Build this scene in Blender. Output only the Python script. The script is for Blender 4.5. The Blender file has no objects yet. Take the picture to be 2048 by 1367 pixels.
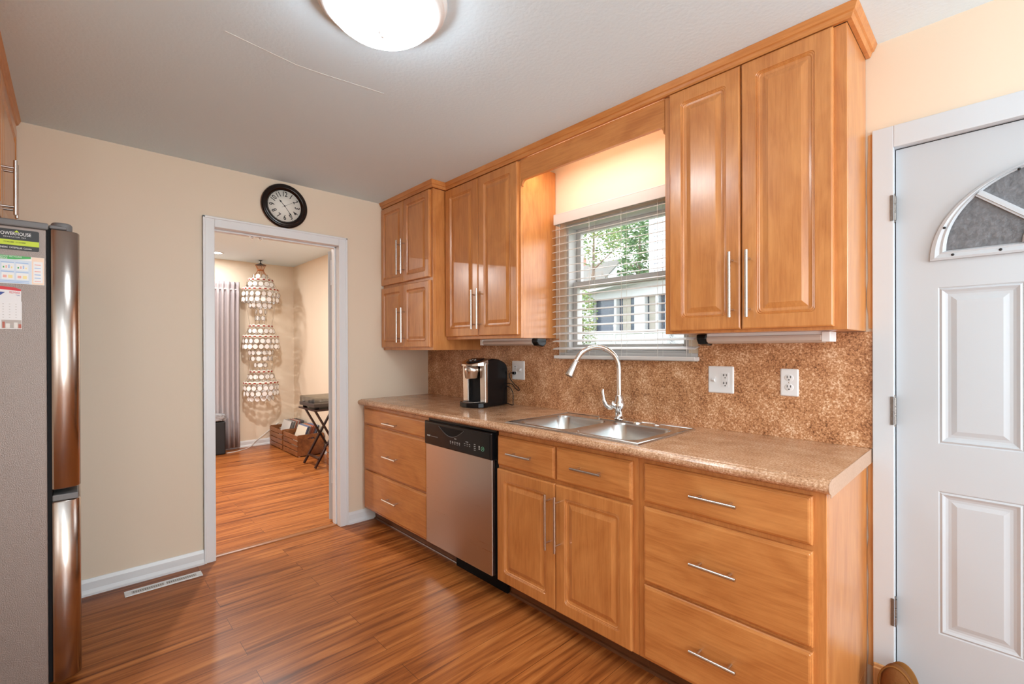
import bpy, bmesh, math, random
from mathutils import Vector, Matrix
PI = math.pi
random.seed(7)
SC = bpy.context.scene
COL = SC.collection

# ------------------------------------------------------------------ camera, world, exposure
cam_d = bpy.data.cameras.new('camera')
cam = bpy.data.objects.new('camera', cam_d)
COL.objects.link(cam)
YAW, PITCH, ROLL = math.radians(46.6245), math.radians(-0.1204), math.radians(-0.2075)
fw = Vector((-math.sin(YAW) * math.cos(PITCH), math.cos(YAW) * math.cos(PITCH), math.sin(PITCH)))
rt = Vector((math.cos(YAW), math.sin(YAW), 0))
up = rt.cross(fw)
rt2 = rt * math.cos(ROLL) + up * math.sin(ROLL)
up2 = -rt * math.sin(ROLL) + up * math.cos(ROLL)
M = Matrix((rt2, up2, -fw)).transposed().to_4x4()
M.translation = Vector((3.3206, -2.1745, 1.294))
cam.matrix_world = M
cam_d.sensor_width = 36.0
cam_d.sensor_fit = 'HORIZONTAL'
cam_d.lens = 928.36 / 2048 * 36
cam_d.shift_y = 14.05 / 2048
cam_d.clip_start = 0.02
cam_d.clip_end = 200
SC.camera = cam

SC.view_settings.view_transform = 'Standard'
SC.view_settings.look = 'None'
SC.view_settings.gamma = 1
SC.view_settings.use_curve_mapping = False
SC.view_settings.exposure = 0.26
SC.cycles.use_denoising = True
SC.cycles.max_bounces = 8
SC.cycles.diffuse_bounces = 5
SC.cycles.glossy_bounces = 4
SC.cycles.transparent_max_bounces = 12
SC.cycles.caustics_reflective = False
SC.cycles.caustics_refractive = False
SC.cycles.sample_clamp_indirect = 4

w = bpy.data.worlds.new('overcast_sky')
SC.world = w
w.use_nodes = True
bg = w.node_tree.nodes['Background']
bg.inputs['Color'].default_value = (0.93, 0.97, 1.0, 1)
bg.inputs['Strength'].default_value = 4.0

DOME_STRENGTH = 27.0          # frosted dome of the kitchen ceiling lamp
FILL_LAMP_WATTS = 14.0             # added lamp behind the camera, there only as fill
VALANCE_WATTS = 3.0           # tube behind the wooden valance over the sink
CAN_WATTS = 27.0              # recessed cans in the next room
LAMP_COL = (0.83, 0.94, 1.0)
FILL_COL = (0.80, 0.93, 1.0)  # cool tint of the two added fill lights
REAR_FILL_WATTS = 52.0        # added fill from the rear, set in a made-up opening
SIDE_FILL_WATTS = 15.0         # added fill at a made-up opening in the left wall


def add_area(name, loc, size, watts, color, down=True, rot=None, size_y=None):
    d = bpy.data.lights.new(name, 'AREA')
    d.energy = watts
    d.color = color
    if size_y:
        d.shape = 'RECTANGLE'
        d.size = size
        d.size_y = size_y
    else:
        d.shape = 'DISK'
        d.size = size
    o = bpy.data.objects.new(name, d)
    o.location = loc
    if rot:
        o.rotation_euler = rot
    COL.objects.link(o)
    return o


add_area('rear_area_fill', (6.02, -0.9, 1.45), 2.2, REAR_FILL_WATTS, FILL_COL, rot=(0, PI / 2 + .42, 0), size_y=1.5)  # unseen fill light, added to even out the room
add_area('side_area_fill', (4.65, -2.97, 1.55), 1.9, SIDE_FILL_WATTS, FILL_COL, rot=(PI / 2 + .75, 0, 0), size_y=1.1)  # unseen fill light, added and tilted up to lift the ceiling


# ------------------------------------------------------------------ materials
def new_mat(name):
    m = bpy.data.materials.new(name)
    m.use_nodes = True
    nt = m.node_tree
    return m, nt, nt.nodes['Principled BSDF']


def link(nt, a, b):
    nt.links.new(a, b)


def plain(name, col, rough=0.5, metal=0.0, spec=0.5, bump=0.0, bscale=60, emit=None, estr=0.0, coat=0.0):
    m, nt, p = new_mat(name)
    p.inputs['Base Color'].default_value = (*col, 1)
    p.inputs['Roughness'].default_value = rough
    p.inputs['Metallic'].default_value = metal
    p.inputs['Specular IOR Level'].default_value = spec
    p.inputs['Coat Weight'].default_value = coat
    if bump:
        tc = nt.nodes.new('ShaderNodeTexCoord')
        n = nt.nodes.new('ShaderNodeTexNoise')
        n.inputs['Scale'].default_value = bscale
        n.inputs['Detail'].default_value = 4
        b = nt.nodes.new('ShaderNodeBump')
        b.inputs['Strength'].default_value = bump
        b.inputs['Distance'].default_value = 0.004
        link(nt, tc.outputs['Object'], n.inputs['Vector'])
        link(nt, n.outputs['Fac'], b.inputs['Height'])
        link(nt, b.outputs['Normal'], p.inputs['Normal'])
    if emit:
        p.inputs['Emission Color'].default_value = (*emit, 1)
        p.inputs['Emission Strength'].default_value = estr
    return m


def ramp(nt, stops):
    r = nt.nodes.new('ShaderNodeValToRGB')
    e = r.color_ramp.elements
    e[0].position, e[0].color = stops[0][0], (*stops[0][1], 1)
    e[1].position, e[1].color = stops[-1][0], (*stops[-1][1], 1)
    for pos, c in stops[1:-1]:
        x = e.new(pos)
        x.color = (*c, 1)
    return r


def wood(name, stops, axis='Z', rough=0.30, fine=110.0, along=6.0, coat=0.0, spec=0.5):
    m, nt, p = new_mat(name)
    tc = nt.nodes.new('ShaderNodeTexCoord')
    oi = nt.nodes.new('ShaderNodeObjectInfo')
    add = nt.nodes.new('ShaderNodeVectorMath')
    add.operation = 'MULTIPLY_ADD'
    add.inputs[1].default_value = (1, 1, 1)
    mul = nt.nodes.new('ShaderNodeVectorMath')
    mul.operation = 'SCALE'
    mul.inputs['Scale'].default_value = 7.0
    cmb = nt.nodes.new('ShaderNodeCombineXYZ')
    for i in range(3):
        link(nt, oi.outputs['Random'], cmb.inputs[i])
    link(nt, cmb.outputs[0], mul.inputs[0])
    link(nt, tc.outputs['Object'], add.inputs[0])
    link(nt, mul.outputs[0], add.inputs[2])
    mp = nt.nodes.new('ShaderNodeMapping')
    s = [fine, fine, fine]
    s['XYZ'.index(axis)] = along
    mp.inputs['Scale'].default_value = s
    link(nt, add.outputs[0], mp.inputs['Vector'])
    n1 = nt.nodes.new('ShaderNodeTexNoise')
    n1.inputs['Scale'].default_value = 1.0
    n1.inputs['Detail'].default_value = 6
    n1.inputs['Roughness'].default_value = 0.65
    n1.inputs['Distortion'].default_value = 0.6
    link(nt, mp.outputs[0], n1.inputs['Vector'])
    mp2 = nt.nodes.new('ShaderNodeMapping')
    s2 = [7.5, 7.5, 7.5]
    s2['XYZ'.index(axis)] = 2.6
    mp2.inputs['Scale'].default_value = s2
    link(nt, add.outputs[0], mp2.inputs['Vector'])
    n2 = nt.nodes.new('ShaderNodeTexNoise')
    n2.inputs['Scale'].default_value = 1.0
    n2.inputs['Detail'].default_value = 4
    n2.inputs['Distortion'].default_value = 1.8
    link(nt, mp2.outputs[0], n2.inputs['Vector'])
    mx = nt.nodes.new('ShaderNodeMix')
    mx.inputs['Factor'].default_value = 0.5
    link(nt, n1.outputs['Fac'], mx.inputs[2])
    link(nt, n2.outputs['Fac'], mx.inputs[3])
    r = ramp(nt, stops)
    link(nt, mx.outputs[0], r.inputs['Fac'])
    link(nt, r.outputs['Color'], p.inputs['Base Color'])
    p.inputs['Roughness'].default_value = rough
    p.inputs['Specular IOR Level'].default_value = spec
    p.inputs['Coat Weight'].default_value = coat
    p.inputs['Coat Roughness'].default_value = 0.2
    return m


def speckle(name, stops, rough, scale=210.0, bump=0.0):
    m, nt, p = new_mat(name)
    g = nt.nodes.new('ShaderNodeNewGeometry')
    n1 = nt.nodes.new('ShaderNodeTexNoise')
    n1.inputs['Scale'].default_value = scale
    n1.inputs['Detail'].default_value = 3
    n1.inputs['Roughness'].default_value = 0.7
    n2 = nt.nodes.new('ShaderNodeTexNoise')
    n2.inputs['Scale'].default_value = 11
    n2.inputs['Detail'].default_value = 5
    link(nt, g.outputs['Position'], n1.inputs['Vector'])
    link(nt, g.outputs['Position'], n2.inputs['Vector'])
    mx = nt.nodes.new('ShaderNodeMix')
    mx.inputs['Factor'].default_value = 0.28
    link(nt, n1.outputs['Fac'], mx.inputs[2])
    link(nt, n2.outputs['Fac'], mx.inputs[3])
    r = ramp(nt, stops)
    link(nt, mx.outputs[0], r.inputs['Fac'])
    link(nt, r.outputs['Color'], p.inputs['Base Color'])
    p.inputs['Roughness'].default_value = rough
    return m


def steel(name, col, rough, streak='Z', metal=1.0, amount=0.10):
    m, nt, p = new_mat(name)
    tc = nt.nodes.new('ShaderNodeTexCoord')
    mp = nt.nodes.new('ShaderNodeMapping')
    s = [260.0, 260.0, 260.0]
    s['XYZ'.index(streak)] = 3.0
    mp.inputs['Scale'].default_value = s
    n = nt.nodes.new('ShaderNodeTexNoise')
    n.inputs['Scale'].default_value = 1
    n.inputs['Detail'].default_value = 3
    link(nt, tc.outputs['Object'], mp.inputs['Vector'])
    link(nt, mp.outputs[0], n.inputs['Vector'])
    mr = nt.nodes.new('ShaderNodeMapRange')
    mr.inputs['To Min'].default_value = rough - amount
    mr.inputs['To Max'].default_value = rough + amount
    link(nt, n.outputs['Fac'], mr.inputs['Value'])
    link(nt, mr.outputs[0], p.inputs['Roughness'])
    p.inputs['Base Color'].default_value = (*col, 1)
    p.inputs['Metallic'].default_value = metal
    return m


MAPLE = [(0.34, (0.45, 0.158, 0.041)), (0.48, (0.55, 0.215, 0.060)), (0.64, (0.645, 0.276, 0.084))]
M_WOODV = wood('maple_laminate_vertical', MAPLE, 'Z', coat=0.5)
M_WOODH = wood('maple_laminate_horizontal', MAPLE, 'X')
M_WOODY = wood('maple_laminate_depth', MAPLE, 'Y')
M_RAW = wood('raw_pine', [(0.3, (0.55, 0.27, 0.10)), (0.7, (0.75, 0.45, 0.20))], 'Z', rough=0.7)
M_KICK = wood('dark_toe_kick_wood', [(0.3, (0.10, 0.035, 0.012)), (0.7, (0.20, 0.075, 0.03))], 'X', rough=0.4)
M_COUNTER = speckle('speckled_laminate', [(0.33, (0.16, 0.068, 0.030)), (0.43, (0.46, 0.245, 0.130)), (0.55, (0.62, 0.370, 0.220)), (0.66, (0.82, 0.64, 0.48))], 0.18, scale=150)
M_SPLASH = speckle('speckled_backsplash', [(0.34, (0.08, 0.026, 0.010)), (0.43, (0.37, 0.155, 0.064)), (0.54, (0.60, 0.300, 0.140)), (0.64, (0.88, 0.66, 0.46))], 0.34, scale=165)
M_ENDCAP = speckle('counter_end_laminate', [(0.3, (0.40, 0.235, 0.145)), (0.7, (0.54, 0.36, 0.255))], 0.4, scale=120)
M_WALL = plain('beige_wall_paint', (0.77, 0.65, 0.51), 0.55, bump=0.05, bscale=140)
M_CEIL = plain('grey_white_ceiling_paint', (0.72, 0.87, 0.97), 0.85, bump=0.25, bscale=70)
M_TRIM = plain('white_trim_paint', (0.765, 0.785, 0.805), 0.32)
M_TRIMD = plain('dimmed_casing_paint', (0.58, 0.62, 0.66), 0.32)  # trim white darkened on this casing to offset strong lamp light
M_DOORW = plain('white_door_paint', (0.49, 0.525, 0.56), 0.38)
M_STEEL = plain('brushed_steel_handle', (0.66, 0.63, 0.60), 0.27, metal=1.0)
M_FRIDGE = steel('fridge_stainless', (0.46, 0.40, 0.365), 0.22, 'Z', amount=0.04)
M_FRSIDE = plain('fridge_grey_textured_side', (0.27, 0.225, 0.205), 0.34, metal=0.5, bump=0.35, bscale=420)
M_FRTRIM = plain('fridge_grey_plastic', (0.16, 0.16, 0.165), 0.4)
M_DW = steel('dishwasher_stainless', (0.56, 0.50, 0.455), 0.30, 'X', amount=0.06)
M_SINK = steel('sink_stainless', (0.66, 0.66, 0.65), 0.25, 'X', amount=0.06)
M_CHROME = plain('chrome', (0.80, 0.80, 0.80), 0.07, metal=1.0)
M_NICKEL = steel('brushed_nickel_sprayhead', (0.66, 0.60, 0.55), 0.25, 'Z', amount=0.05)
M_BLACK = plain('black_plastic', (0.006, 0.006, 0.007), 0.2, spec=0.3)
M_BLACKM = plain('matte_black', (0.004, 0.004, 0.005), 0.6, spec=0.2)
M_MARK = plain('pale_control_marking', (0.45, 0.47, 0.46), 0.5)
M_GREEN = plain('green_start_mark', (0.15, 0.5, 0.3), 0.5)
M_WHITEP = plain('white_plastic', (0.80, 0.81, 0.82), 0.35)
M_SLOT = plain('dark_slot', (0.01, 0.01, 0.01), 0.6)
M_HINGE = plain('tarnished_hinge_steel', (0.20, 0.18, 0.165), 0.38, metal=0.8, bump=0.3, bscale=200)
M_BLIND = plain('white_blind_slat', (0.60, 0.575, 0.555), 0.45)
M_VINYL = plain('white_window_vinyl', (0.58, 0.57, 0.565), 0.4)
M_CORD = plain('pale_blind_cord', (0.75, 0.72, 0.68), 0.7)
M_LENS = plain('translucent_light_lens', (0.55, 0.47, 0.42), 0.25)
M_CLOCKF = wood('dark_mahogany_clock_frame', [(0.3, (0.005, 0.003, 0.003)), (0.7, (0.014, 0.006, 0.004))], 'Z', rough=0.16, spec=0.4)
M_CLOCKRIM = plain('amber_clock_rim', (0.26, 0.065, 0.012), 0.25)
M_PAPER = plain('clock_face_paper', (0.80, 0.79, 0.73), 0.6)
M_INK = plain('black_ink', (0.012, 0.011, 0.010), 0.6)
M_GREYINK = plain('grey_ink', (0.42, 0.40, 0.38), 0.6)
M_DOME = plain('lit_frosted_dome_glass', (0.9, 0.9, 0.9), 0.3, emit=LAMP_COL, estr=DOME_STRENGTH)
M_CAN = plain('lit_recessed_lamp', (0.9, 0.9, 0.9), 0.3, emit=(0.97, 0.98, 0.98), estr=14)
M_TUBE = plain('lit_warm_tube', (0.9, 0.9, 0.9), 0.3, emit=(1, 0.90, 0.74), estr=5)


def glass_mat(name, tint=(1, 1, 1), gloss=0.06, rough=0.02):
    m = bpy.data.materials.new(name)
    m.use_nodes = True
    nt = m.node_tree
    nt.nodes.clear()
    o = nt.nodes.new('ShaderNodeOutputMaterial')
    t = nt.nodes.new('ShaderNodeBsdfTransparent')
    t.inputs[0].default_value = (*tint, 1)
    g = nt.nodes.new('ShaderNodeBsdfGlossy')
    g.inputs['Roughness'].default_value = rough
    mx = nt.nodes.new('ShaderNodeMixShader')
    mx.inputs[0].default_value = gloss
    link(nt, t.outputs[0], mx.inputs[1])
    link(nt, g.outputs[0], mx.inputs[2])
    link(nt, mx.outputs[0], o.inputs[0])
    return m


def shell_mat():
    m = bpy.data.materials.new('translucent_capiz_shell')
    m.use_nodes = True
    nt = m.node_tree
    p = nt.nodes['Principled BSDF']
    p.inputs['Base Color'].default_value = (.66, .58, .47, 1)
    p.inputs['Roughness'].default_value = .3
    t = nt.nodes.new('ShaderNodeBsdfTransparent')
    mx = nt.nodes.new('ShaderNodeMixShader')
    mx.inputs[0].default_value = .58
    link(nt, p.outputs[0], mx.inputs[1])
    link(nt, t.outputs[0], mx.inputs[2])
    link(nt, mx.outputs[0], nt.nodes['Material Output'].inputs[0])
    return m


M_SHELL = shell_mat()
M_GLASS = glass_mat('window_glass')
M_SMOKE = glass_mat('clear_dust_cover', (0.82, 0.82, 0.80), 0.12)


def obscure():
    m, nt, p = new_mat('obscure_grey_door_glass')
    tc = nt.nodes.new('ShaderNodeTexCoord')
    n = nt.nodes.new('ShaderNodeTexNoise')
    n.inputs['Scale'].default_value = 70
    n.inputs['Detail'].default_value = 5
    link(nt, tc.outputs['Object'], n.inputs['Vector'])
    b = nt.nodes.new('ShaderNodeBump')
    b.inputs['Strength'].default_value = 0.6
    b.inputs['Distance'].default_value = 0.004
    link(nt, n.outputs['Fac'], b.inputs['Height'])
    link(nt, b.outputs['Normal'], p.inputs['Normal'])
    r = ramp(nt, [(0.3, (0.10, 0.105, 0.115)), (0.7, (0.17, 0.175, 0.19))])
    link(nt, n.outputs['Fac'], r.inputs['Fac'])
    link(nt, r.outputs['Color'], p.inputs['Base Color'])
    p.inputs['Roughness'].default_value = 0.35
    return m


M_OBSC = obscure()


def floor_mat():
    m, nt, p = new_mat('cherry_laminate_planks')
    g = nt.nodes.new('ShaderNodeNewGeometry')
    sep = nt.nodes.new('ShaderNodeSeparateXYZ')
    link(nt, g.outputs['Position'], sep.inputs[0])
    cmb = nt.nodes.new('ShaderNodeCombineXYZ')      # brick rows across X, length along Y
    link(nt, sep.outputs['Y'], cmb.inputs[0])
    link(nt, sep.outputs['X'], cmb.inputs[1])
    br = nt.nodes.new('ShaderNodeTexBrick')
    br.inputs['Scale'].default_value = 1.0
    br.inputs['Brick Width'].default_value = 1.2
    br.inputs['Row Height'].default_value = 0.125
    br.inputs['Mortar Size'].default_value = 0.0009
    br.inputs['Mortar Smooth'].default_value = 0.3
    br.offset = 0.37
    br.inputs['Color1'].default_value = (0.30, 0.30, 0.30, 1)
    br.inputs['Color2'].default_value = (0.70, 0.70, 0.70, 1)
    br.inputs['Mortar'].default_value = (0.0, 0.0, 0.0, 1)
    link(nt, cmb.outputs[0], br.inputs['Vector'])
    mp = nt.nodes.new('ShaderNodeMapping')
    mp.inputs['Scale'].default_value = (34, 1.7, 1)
    link(nt, g.outputs['Position'], mp.inputs['Vector'])
    off = nt.nodes.new('ShaderNodeVectorMath')
    off.operation = 'MULTIPLY_ADD'
    off.inputs[1].default_value = (9, 9, 9)
    link(nt, br.outputs['Color'], off.inputs[0])
    link(nt, mp.outputs[0], off.inputs[2])
    n1 = nt.nodes.new('ShaderNodeTexNoise')
    n1.inputs['Scale'].default_value = 1.0
    n1.inputs['Detail'].default_value = 7
    n1.inputs['Roughness'].default_value = 0.62
    n1.inputs['Distortion'].default_value = 0.9
    link(nt, off.outputs[0], n1.inputs['Vector'])
    mp2 = nt.nodes.new('ShaderNodeMapping')
    mp2.inputs['Scale'].default_value = (11, 0.8, 1)
    link(nt, off.outputs[0], mp2.inputs['Vector'])
    n2 = nt.nodes.new('ShaderNodeTexNoise')
    n2.inputs['Scale'].default_value = 0.5
    n2.inputs['Detail'].default_value = 3
    n2.inputs['Distortion'].default_value = 1.5
    link(nt, off.outputs[0], n2.inputs['Vector'])
    mx = nt.nodes.new('ShaderNodeMix')
    mx.inputs['Factor'].default_value = 0.35
    link(nt, n1.outputs['Fac'], mx.inputs[2])
    link(nt, n2.outputs['Fac'], mx.inputs[3])
    mx2 = nt.nodes.new('ShaderNodeMix')
    mx2.inputs['Factor'].default_value = 0.10
    link(nt, mx.outputs[0], mx2.inputs[2])
    sc = nt.nodes.new('ShaderNodeSeparateColor')
    link(nt, br.outputs['Color'], sc.inputs[0])
    link(nt, sc.outputs[0], mx2.inputs[3])
    r = ramp(nt, [(0.35, (0.120, 0.029, 0.0065)), (0.45, (0.27, 0.079, 0.0185)), (0.54, (0.40, 0.128, 0.031)), (0.66, (0.54, 0.205, 0.055))])
    link(nt, mx2.outputs[0], r.inputs['Fac'])
    dk = nt.nodes.new('ShaderNodeMix')
    dk.data_type = 'RGBA'
    dk.inputs[7].default_value = (0.05, 0.014, 0.004, 1)
    link(nt, br.outputs['Fac'], dk.inputs[0])
    link(nt, r.outputs['Color'], dk.inputs[6])
    link(nt, dk.outputs[2], p.inputs['Base Color'])
    p.inputs['Roughness'].default_value = 0.30
    p.inputs['Specular IOR Level'].default_value = 0.20
    return m


M_FLOOR = floor_mat()
M_STRIP = wood('cherry_threshold_wood', [(0.3, (0.20, 0.06, 0.015)), (0.7, (0.38, 0.14, 0.04))], 'Y', rough=0.3)
M_CRATE = wood('stained_crate_wood', [(0.3, (0.10, 0.03, 0.010)), (0.5, (0.22, 0.075, 0.022)), (0.75, (0.36, 0.14, 0.045))], 'X', rough=0.45, fine=22)
M_MAHOG = wood('dark_tray_table_wood', [(0.3, (0.012, 0.004, 0.003)), (0.7, (0.045, 0.014, 0.009))], 'Z', rough=0.3)
M_CURTAIN = plain('mauve_grey_curtain', (0.41, 0.36, 0.365), 0.8, bump=0.3, bscale=300)
M_FUR = plain('grey_plush_throw', (0.34, 0.33, 0.34), 0.9, bump=1.0, bscale=60)
M_LEATHER = plain('black_leatherette', (0.012, 0.012, 0.013), 0.42, bump=0.15, bscale=220)
M_SUEDE = plain('brown_suede', (0.15, 0.050, 0.006), 0.95, bump=0.6, bscale=90)
M_SUEDE2 = plain('brown_suede_piping', (0.20, 0.078, 0.010), 0.9)
M_SHELL = None
M_SHELLRIM = plain('bronze_disc_rim', (0.30, 0.20, 0.11), 0.4, metal=0.5)
M_RINGW = plain('white_ring_band', (0.70, 0.66, 0.58), 0.5)
M_RED = plain('red_band_tile', (0.30, 0.02, 0.012), 0.5)
M_ORANGE = plain('copper_orange_wire', (0.42, 0.13, 0.03), 0.4, metal=0.3)
M_WIRE = plain('thin_bronze_wire', (0.28, 0.20, 0.13), 0.5)
M_WCABLE = plain('white_cable', (0.75, 0.73, 0.70), 0.5)


# ------------------------------------------------------------------ mesh helpers
def bm_new():
    return bmesh.new()


def box(bm, x0, x1, y0, y1, z0, z1, mi=0):
    v = [bm.verts.new(p) for p in ((x0, y0, z0), (x1, y0, z0), (x1, y1, z0), (x0, y1, z0), (x0, y0, z1), (x1, y0, z1), (x1, y1, z1), (x0, y1, z1))]
    for f in ((0, 3, 2, 1), (4, 5, 6, 7), (0, 1, 5, 4), (1, 2, 6, 5), (2, 3, 7, 6), (3, 0, 4, 7)):
        bm.faces.new([v[i] for i in f]).material_index = mi
    return v


def obox(bm, c, ax, ay, az, hx, hy, hz, mi=0):
    """oriented box: centre, three unit axes, half sizes"""
    c, ax, ay, az = Vector(c), Vector(ax), Vector(ay), Vector(az)
    v = []
    for sz in (-1, 1):
        for sx, sy in ((-1, -1), (1, -1), (1, 1), (-1, 1)):
            v.append(bm.verts.new(c + ax * hx * sx + ay * hy * sy + az * hz * sz))
    for f in ((0, 3, 2, 1), (4, 5, 6, 7), (0, 1, 5, 4), (1, 2, 6, 5), (2, 3, 7, 6), (3, 0, 4, 7)):
        bm.faces.new([v[i] for i in f]).material_index = mi


def bar(bm, a, b, wd, th, mi=0, side=(0, 0, 1)):
    a, b = Vector(a), Vector(b)
    d = (b - a).normalized()
    s = d.cross(Vector(side))
    if s.length < 1e-4:
        s = d.cross(Vector((1, 0, 0)))
    s.normalize()
    t = d.cross(s)
    obox(bm, (a + b) / 2, d, s, t, (b - a).length / 2, wd / 2, th / 2, mi)


def frame_of(d):
    d = d.normalized()
    u = d.cross(Vector((0, 0, 1)))
    if u.length < 1e-3:
        u = d.cross(Vector((1, 0, 0)))
    u.normalize()
    return u, d.cross(u).normalized()


def tube(bm, pts, rad, n=12, cap=True, mi=0, closed=False):
    pts = [Vector(p) for p in pts]
    rings = []
    u = None
    m = len(pts)
    for i, p in enumerate(pts):
        if closed:
            d = pts[(i + 1) % m] - pts[i - 1]
        else:
            d = pts[min(i + 1, m - 1)] - pts[max(i - 1, 0)]
        d.normalize()
        if u is None:
            u, v = frame_of(d)
        else:
            u = (u - d * u.dot(d)).normalized()
            v = d.cross(u)
        r = rad[i] if isinstance(rad, (list, tuple)) else rad
        rings.append([bm.verts.new(p + (u * math.cos(2 * PI * k / n) + v * math.sin(2 * PI * k / n)) * r) for k in range(n)])
    cnt = m if closed else m - 1
    for i in range(cnt):
        a, b = rings[i], rings[(i + 1) % m]
        for k in range(n):
            f = bm.faces.new((a[k], a[(k + 1) % n], b[(k + 1) % n], b[k]))
            f.smooth = True
            f.material_index = mi
    if cap and not closed:
        for rg in (rings[0][::-1], rings[-1]):
            bm.faces.new([bm.verts.new(v_.co) for v_ in rg]).material_index = mi


def lathe(bm, prof, o=(0, 0, 0), axis=(0, 0, 1), n=48, mi=0, sx=1.0, sy=1.0, smooth=True):
    """prof: list of (radius, height) along axis"""
    o, axis = Vector(o), Vector(axis).normalized()
    u, v = frame_of(axis)
    rings = []
    for r, h in prof:
        if r < 1e-6:
            rings.append([bm.verts.new(o + axis * h)])
        else:
            rings.append([bm.verts.new(o + axis * h + u * r * sx * math.cos(2 * PI * k / n) + v * r * sy * math.sin(2 * PI * k / n)) for k in range(n)])
    for a, b in zip(rings, rings[1:]):
        for k in range(n):
            k2 = (k + 1) % n
            if len(a) == 1 and len(b) == 1:
                continue
            if len(a) == 1:
                f = bm.faces.new((a[0], b[k2], b[k]))
            elif len(b) == 1:
                f = bm.faces.new((a[k], a[k2], b[0]))
            else:
                f = bm.faces.new((a[k], a[k2], b[k2], b[k]))
            f.smooth = smooth
            f.material_index = mi


def prism(bm, poly, d, mi=0):
    """poly: list of 3D points (planar), extruded by vector d"""
    d = Vector(d)
    a = [bm.verts.new(Vector(p)) for p in poly]
    b = [bm.verts.new(Vector(p) + d) for p in poly]
    n = len(poly)
    f = [bm.faces.new(a[::-1]), bm.faces.new(b)]
    for i in range(n):
        f.append(bm.faces.new((a[i], a[(i + 1) % n], b[(i + 1) % n], b[i])))
    for x in f:
        x.material_index = mi


def rrect(x0, x1, z0, z1, r, n=5):
    pts = []
    r = max(r, 1e-4)
    for cx, cz, a0 in ((x1 - r, z1 - r, 0), (x0 + r, z1 - r, 90), (x0 + r, z0 + r, 180), (x1 - r, z0 + r, 270)):
        for k in range(n + 1):
            a = math.radians(a0 + 90 * k / n)
            pts.append((cx + r * math.cos(a), cz + r * math.sin(a)))
    return pts


def panel_front(bm, x0, x1, z0, z1, yb, rings, n=5, mi=0):
    """front facing -Y; rings: (inset, depth towards -Y from yb, corner radius)"""
    prev = None
    for ins, dep, r in rings:
        ring = [bm.verts.new((x, yb - dep, z)) for x, z in rrect(x0 + ins, x1 - ins, z0 + ins, z1 - ins, r, n)]
        if prev is None:
            bm.faces.new(ring[::1]).material_index = mi
        else:
            m = len(ring)
            for k in range(m):
                f = bm.faces.new((prev[k], ring[k], ring[(k + 1) % m], prev[(k + 1) % m]))
                f.material_index = mi
        prev = ring
    bm.faces.new(prev[::-1]).material_index = mi


def sweep_xy(bm, path, prof, mi=0, z=0.0):
    """prof: (out, z) closed polygon; path: 2D points, out = right-hand normal of the travel direction"""
    n = len(path)
    P = [Vector(p) for p in path]
    dirs = [(P[i + 1] - P[i]).normalized() for i in range(n - 1)]
    rings = []
    for i in range(n):
        if i == 0:
            d = dirs[0]
            nrm = Vector((d.y, -d.x))
            k = 1
        elif i == n - 1:
            d = dirs[-1]
            nrm = Vector((d.y, -d.x))
            k = 1
        else:
            n1 = Vector((dirs[i - 1].y, -dirs[i - 1].x))
            n2 = Vector((dirs[i].y, -dirs[i].x))
            nrm = (n1 + n2).normalized()
            k = 1 / max(0.2, nrm.dot(n1))
        rings.append([bm.verts.new((P[i].x + nrm.x * o * k, P[i].y + nrm.y * o * k, zz + z)) for o, zz in prof])
    m = len(prof)
    for a, b in zip(rings, rings[1:]):
        for k in range(m):
            bm.faces.new((a[k], a[(k + 1) % m], b[(k + 1) % m], b[k])).material_index = mi
    bm.faces.new(rings[0][::-1]).material_index = mi
    bm.faces.new(rings[-1]).material_index = mi


def world_loc(o):
    v = Vector((0, 0, 0))
    while o is not None:
        v = v + o.location
        o = o.parent
    return v


def obj(name, bm, mats, parent=None, bevel=0.0, seg=2, smooth=False, local=False, label=None):
    """links one mesh object; coordinates are world ones unless local=True"""
    bmesh.ops.recalc_face_normals(bm, faces=bm.faces)
    me = bpy.data.meshes.new(name)
    if smooth:
        for f in bm.faces:
            f.smooth = True
    if parent is not None and not local:
        bmesh.ops.translate(bm, verts=bm.verts, vec=-world_loc(parent))
    bm.to_mesh(me)
    bm.free()
    for m in (mats if isinstance(mats, (list, tuple)) else [mats]):
        me.materials.append(m)
    o = bpy.data.objects.new(name, me)
    COL.objects.link(o)
    if parent is not None:
        o.parent = parent
    if bevel:
        b = o.modifiers.new('bevel', 'BEVEL')
        b.width = bevel
        b.segments = seg
        b.limit_method = 'ANGLE'
        b.angle_limit = math.radians(40)
    if label:
        o['label'] = label
    return o


def thing(name, label, cat, loc=(0, 0, 0), rotz=0.0, group=None):
    o = bpy.data.objects.new(name, None)
    o.empty_display_size = 0.1
    COL.objects.link(o)
    o.location = loc
    o.rotation_euler = (0, 0, rotz)
    return tag(o, label, cat, group)


def tag(o, label, cat, group=None, kind=None):
    o['label'] = label
    o['category'] = cat
    if group:
        o['group'] = group
    if kind:
        o['kind'] = kind
    return o


def struct(o):
    o['kind'] = 'structure'
    return o


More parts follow.
